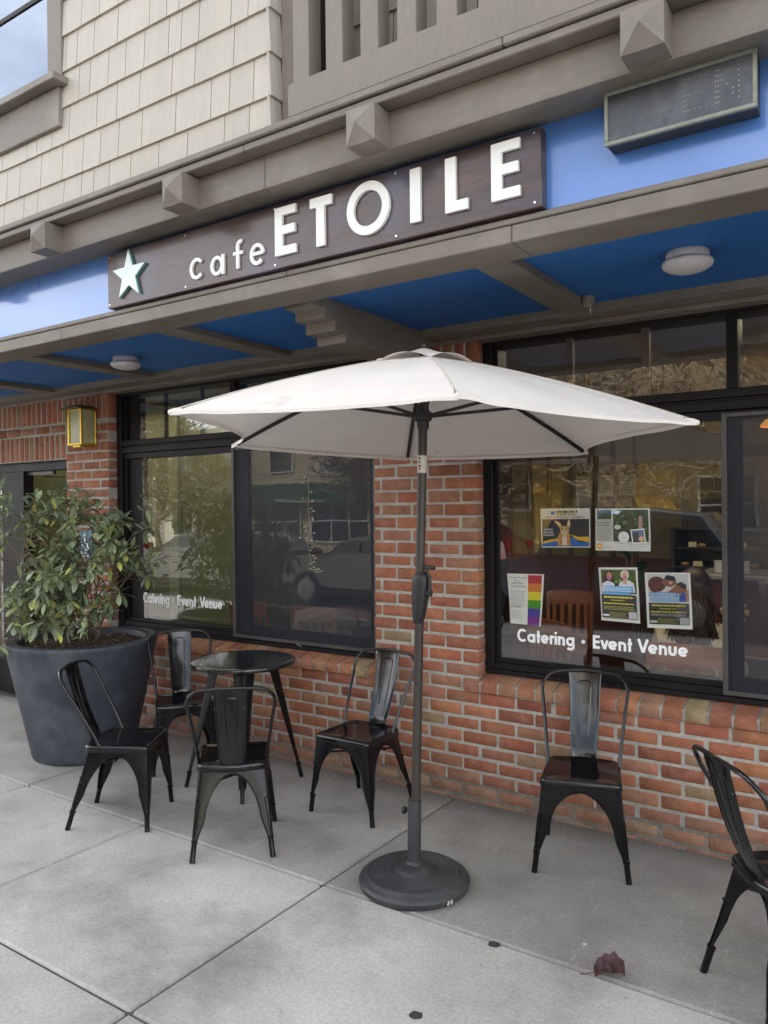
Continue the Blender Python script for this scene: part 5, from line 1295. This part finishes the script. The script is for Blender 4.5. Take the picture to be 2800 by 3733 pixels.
far_building('dark red brick shop between the tan shop and the yellow one',-14.6,-10.8,3.9,m_redb,[(-14,-11.4,.5,2.0),(-13.6,-12.6,2.6,3.4),(-12.2,-11.4,2.6,3.4)])
yb=far_building('olive tan building with yellow wall panels and white framed windows across the street',-10.6,-1.0,5.6,M('olive tan stucco',(.34,.27,.13),.85,var=.1,bump=.1),[(-10.4,-9.5,1.65,3.05),(-8.0,-6.9,.8,2.1),(-4.6,-3.2,1.0,2.4),(-8,-7,2.75,3.6),(-4.6,-3.4,2.85,3.6)])
far_building('tall plain cream building at the far end across the street',-.8,16,6.5,m_cream,[(1,3,1,2.6),(5,7,1,2.6),(1,3,3.6,5),(5,7,3.6,5)])
for (a,b,z0,z1) in ((-9.35,-8.55,.6,5.4),(-6.3,-5.2,.9,5.4),(-2.9,-2.2,.6,5.4)):
    mb=MB(); mb.box(a+5.8,b+5.8,.002,.05,z0,z1,b=.01); mb.build('wall_panel',M('bright ochre panel',(.86,.56,.14),.8,var=.08,bump=.1),yb)
# porch of the cream building
pc=thing('porch','white porch with posts and a pitched roof in front of the cream building','porch',(-29,-17.2,0))
mb=MB(); mb.box(-6.6,6.6,-.75,.9,2.35,2.62,b=.02); mb.box(-6.6,6.6,.75,.88,2.62,2.9,b=.01); mb.build('porch_roof',m_wtrim,pc,35)
for k in range(7): mb=MB(); mb.box(-6.4+k*2.12-.09,-6.4+k*2.12+.09,.62,.8,0,2.35,b=.01); mb.build('post',m_wtrim,pc,35)

# ---- bare street trees
m_tbark=M('pale sunlit bark',(.36,.29,.20),.85,var=.25,vs=8,bump=.5,bs=30)
def bare_tree(label,x,y,h,seed,grp='bare street trees',cat='tree'):
    t=thing('street_tree',label,cat,(x,y,-.1),0,grp); r=random.Random(seed); tr=MB(); br=MB()
    def g(mb,p,d,L,rad,dep):
        n=5;P=[p];q=p.copy();dd=d.normalized()
        for k in range(n):
            dd=(dd+Vector((r.gauss(0,.16),r.gauss(0,.16),r.gauss(.05,.08)))).normalized(); q=q+dd*(L/n); P.append(q.copy())
        mb.tube(P,[max(.013,lerp(rad,rad*.6,k/n)) for k in range(n+1)],7 if dep>4 else (5 if dep>2 else 3),cap=False)
        if dep==0: return
        for k in range(3 if dep<5 else 4):
            ax=Vector((r.gauss(0,1),r.gauss(0,1),r.gauss(0,.5))).normalized(); g(br,P[r.choice((3,4,5))],(dd*.8+ax*.95).normalized(),L*r.uniform(.62,.85),rad*.58,dep-1)
    g(tr,Vector((0,0,0)),Vector((0,0,1)),h*.30,.15,7)
    tr.build('trunk',m_tbark,t,smooth=60); br.build('crown',m_tbark,t,smooth=60)
    return t
bare_tree('bare tree with pale twigs in front of the cream building, mirrored in the left pane',-24.5,-16.3,7.5,4)
bare_tree('bare tree with pale twigs in front of the dark red brick shop',-11.6,-16.2,7.0,9)
bare_tree('bare tree with pale twigs nearest the red brick end of the olive tan building',-9.2,-15.9,9.0,33)
bare_tree('bare tree with pale twigs before the yellow panels, mirrored above the posters',-5.9,-16.2,9.5,15)
bare_tree('bare tree with pale twigs at the far right, mirrored behind the last screen',-1.6,-16.2,9.5,23)

# ---- parked cars
m_tyre=M('tyre rubber',(.02,.02,.02),.8,bump=.1); m_rim=M('alloy wheel',(.45,.45,.46),.3,metal=.8,bump=0)
m_carglass=M('car glass',(.015,.02,.022),.05,bump=0,spec=.7); m_lampglass=M('lamp glass',(.7,.7,.7),.15,bump=0)
def car(label,x,y,paint,L=4.6,Hh=1.7,rz=0):
    t=thing('parked_car',label,'car',(x,y,-.15),rz,'cars parked along the street')
    prof=[(-.5,.42),(-.5,.62),(-.485,.86),(-.40,.94),(-.28,1.0),(-.175,1.0*Hh/1.7*.92+.08),(-.11,1.52*Hh/1.7),(-.02,1.60*Hh/1.7),(.16,1.62*Hh/1.7),(.33,1.56*Hh/1.7),(.44,1.06),(.485,.98),(.5,.62),(.495,.36)]
    mb=MB(); V=[];F=[];S=[-.90,-.86,-.70,0,.70,.86,.90]
    def wd(z): return 1 if z<1.0 else 1-.24*(z-1.0)/.65
    n=len(prof)
    for i,s in enumerate(S):
        for (px,pz) in prof:
            e=(abs(s)/.9)**6; V.append((px*L*(1-.012*e),s*wd(pz),pz-(.05*e if pz>1 else 0)))
    for i in range(len(S)-1):
        for k in range(n-1): F.append((i*n+k,(i+1)*n+k,(i+1)*n+k+1,i*n+k+1))
    # sides down to the sill with wheel cuts kept simple
    for s,i in ((-1,0),(1,len(S)-1)):
        b=len(V); 
        for (px,pz) in prof: V.append((px*L*.985,s*.84*wd(pz),.30))
        F.append(tuple((i*n+k) for k in range(n)) if s>0 else tuple((i*n+k) for k in range(n))[::-1])
    mb.add(V,F); mb.build('body',paint,t,smooth=40)
    mb=MB(); mb.box(-.49*L,.485*L,-.84,.84,.22,.45,b=.05); mb.build('underbody',m_tyre,t,35)
    for s in (-1,1):
        y_=lambda z:s*.904*wd(z)+s*.012
        for q in ([(-.165,1.04),(-.105,1.44*Hh/1.7),(.03,1.50*Hh/1.7),(.03,1.04)],[(.05,1.04),(.05,1.50*Hh/1.7),(.31,1.46*Hh/1.7),(.40,1.08)]):
            mb=MB(); mb.add([(px*L,y_(pz),pz) for px,pz in q],[(0,1,2,3)]); mb.build('side_window',m_carglass,t)
    mb=MB(); a=[(-.172,1.03),(-.112,1.47*Hh/1.7)]; 
    mb.add([(a[0][0]*L-.03,-.78,a[0][1]+.02),(a[0][0]*L-.03,.78,a[0][1]+.02),(a[1][0]*L-.05,.70,a[1][1]),(a[1][0]*L-.05,-.70,a[1][1])],[(0,1,2,3)]); mb.build('windscreen',m_carglass,t)
    for px in (-.33,.31):
        for s in (-1,1):
            w=thing('wheel',None,None,(px*L,s*.80,.33)); w.parent=t
            ring=lambda rr,hh:[(rr*math.cos(2*PI*k/20),rr*math.sin(2*PI*k/20)) for k in range(20)]
            mb=MB(); mb.prism(ring(.33,0),-.11,.11); mb.build('tyre',m_tyre,w,40)
            mb=MB(); mb.prism(ring(.20,0),-.118,.118)
            for k in range(5):
                a_=2*PI*k/5; mb.strip([(.03*math.cos(a_),.03*math.sin(a_)),(.20*math.cos(a_),.20*math.sin(a_))],.05,-.125,.125)
            mb.build('rim',m_rim,w,40)
    for s in (-1,1):
        mb=MB(); mb.box(-.502*L,-.485*L,s*.62-.14,s*.62+.14,.70,.84,b=.02); mb.build('headlight',m_lampglass,t,35)
        mb=MB(); mb.box(.482*L,.502*L,s*.68-.12,s*.68+.12,.80,1.0,b=.02); mb.build('tail_light',M('red lamp',(.4,.01,.01),.2,bump=0),t,35)
    return t
car('dark blue grey car parked nearest the kerb, mirrored beside the garden flyer',-4.0,-8.0,M('blue grey car paint',(.05,.065,.10),.25,coat=1,bump=0),4.9,1.9)
car('black saloon car parked at the kerb, mirrored low in the left window',-12.6,-7.9,M('black car paint',(.012,.012,.014),.2,coat=1,bump=0),4.7,1.45)
car('dark green car parked at the kerb between the black saloon and the blue grey car',-8.4+.15,-7.95,M('dark green car paint',(.015,.03,.02),.2,coat=1,bump=0),3.4,1.42)
car('charcoal car parked at the kerb furthest along the street beyond the black saloon',-18.0,-7.9,M('charcoal car paint',(.03,.03,.033),.2,coat=1,bump=0),4.6,1.5)
car('dark red car parked on the far side before the brick shop',-10.3,-13.9,M('dark red car paint',(.20,.03,.03),.25,coat=1,bump=0),4.5,1.5)
car('pale silver car parked on the far side before the cream building',-25.5,-13.9,M('silver car paint',(.40,.41,.42),.3,coat=1,bump=0),4.5,1.55,PI)
# ================================================================== light, sky, camera
SUN_EL,SUN_AZ=math.radians(33),math.radians(-22)       # the sun stands behind the cafe: the pavement is in open shade
d=Vector((math.sin(SUN_AZ)*math.cos(SUN_EL),math.cos(SUN_AZ)*math.cos(SUN_EL),math.sin(SUN_EL)))   # towards the sun
s=bpy.data.lights.new('sun','SUN'); s.energy=5.0; s.angle=math.radians(.6); s.color=(1,.91,.77)
so=bpy.data.objects.new('sun',s); COL.objects.link(so); so.rotation_euler=(-d).to_track_quat('-Z','Y').to_euler(); so.location=(0,8,12)
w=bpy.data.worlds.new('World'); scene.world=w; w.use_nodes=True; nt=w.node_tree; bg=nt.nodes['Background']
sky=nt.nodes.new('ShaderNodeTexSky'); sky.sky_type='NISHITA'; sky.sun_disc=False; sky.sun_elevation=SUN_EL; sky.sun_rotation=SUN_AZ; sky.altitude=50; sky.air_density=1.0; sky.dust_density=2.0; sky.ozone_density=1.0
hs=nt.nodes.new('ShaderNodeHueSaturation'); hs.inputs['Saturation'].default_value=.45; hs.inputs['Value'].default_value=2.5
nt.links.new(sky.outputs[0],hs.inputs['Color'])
# thin bright cloud
tc=nt.nodes.new('ShaderNodeTexCoord'); nz=nt.nodes.new('ShaderNodeTexNoise'); nz.inputs['Scale'].default_value=2.2; nz.inputs['Detail'].default_value=6; mpn=nt.nodes.new('ShaderNodeMapping'); mpn.inputs['Scale'].default_value=(1,1,2.2)
nt.links.new(tc.outputs['Generated'],mpn.inputs[0]); nt.links.new(mpn.outputs[0],nz.inputs['Vector'])
mr=nt.nodes.new('ShaderNodeMapRange'); mr.inputs[1].default_value=.42; mr.inputs[2].default_value=.72; mr.inputs[4].default_value=.75; nt.links.new(nz.outputs['Fac'],mr.inputs[0])
mx=nt.nodes.new('ShaderNodeMix'); mx.data_type='RGBA'; nt.links.new(mr.outputs[0],mx.inputs[0]); nt.links.new(hs.outputs[0],mx.inputs[6]); mx.inputs[7].default_value=(24,24,24,1)
# haze: the sky brightens towards the horizon
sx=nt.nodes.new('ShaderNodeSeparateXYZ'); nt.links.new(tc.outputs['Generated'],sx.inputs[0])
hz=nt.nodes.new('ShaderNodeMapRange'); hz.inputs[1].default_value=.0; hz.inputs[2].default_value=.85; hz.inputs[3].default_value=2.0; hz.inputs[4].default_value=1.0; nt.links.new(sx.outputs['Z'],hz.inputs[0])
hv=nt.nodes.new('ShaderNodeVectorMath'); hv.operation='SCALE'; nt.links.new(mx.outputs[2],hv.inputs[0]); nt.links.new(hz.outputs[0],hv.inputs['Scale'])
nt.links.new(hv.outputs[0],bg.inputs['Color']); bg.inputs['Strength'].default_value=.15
cam=bpy.data.cameras.new('camera'); co=bpy.data.objects.new('camera',cam); COL.objects.link(co); scene.camera=co
yaw,pit,rol=math.radians(33.87),math.radians(-.39),math.radians(-.57)
Fv=Vector((-math.sin(yaw)*math.cos(pit),math.cos(yaw)*math.cos(pit),math.sin(pit))); Rv=Vector((math.cos(yaw),math.sin(yaw),0)); Uv=Rv.cross(Fv)
R2=Rv*math.cos(rol)+Uv*math.sin(rol); U2=-Rv*math.sin(rol)+Uv*math.cos(rol)
mw=Matrix((( R2.x,U2.x,-Fv.x,0),(R2.y,U2.y,-Fv.y,-4.0),(R2.z,U2.z,-Fv.z,1.71),(0,0,0,1))); co.matrix_world=mw
cam.sensor_fit='VERTICAL'; cam.sensor_height=24; cam.lens=2826/3733*24; cam.clip_end=1000; cam.clip_start=.05
scene.view_settings.view_transform='Standard'; scene.view_settings.look='None'; scene.view_settings.exposure=0; scene.view_settings.gamma=1
scene.cycles.max_bounces=10; scene.cycles.diffuse_bounces=4; scene.cycles.glossy_bounces=5; scene.cycles.transparent_max_bounces=16; scene.cycles.sample_clamp_indirect=6
scene.cycles.use_denoising=True; scene.cycles.caustics_reflective=False
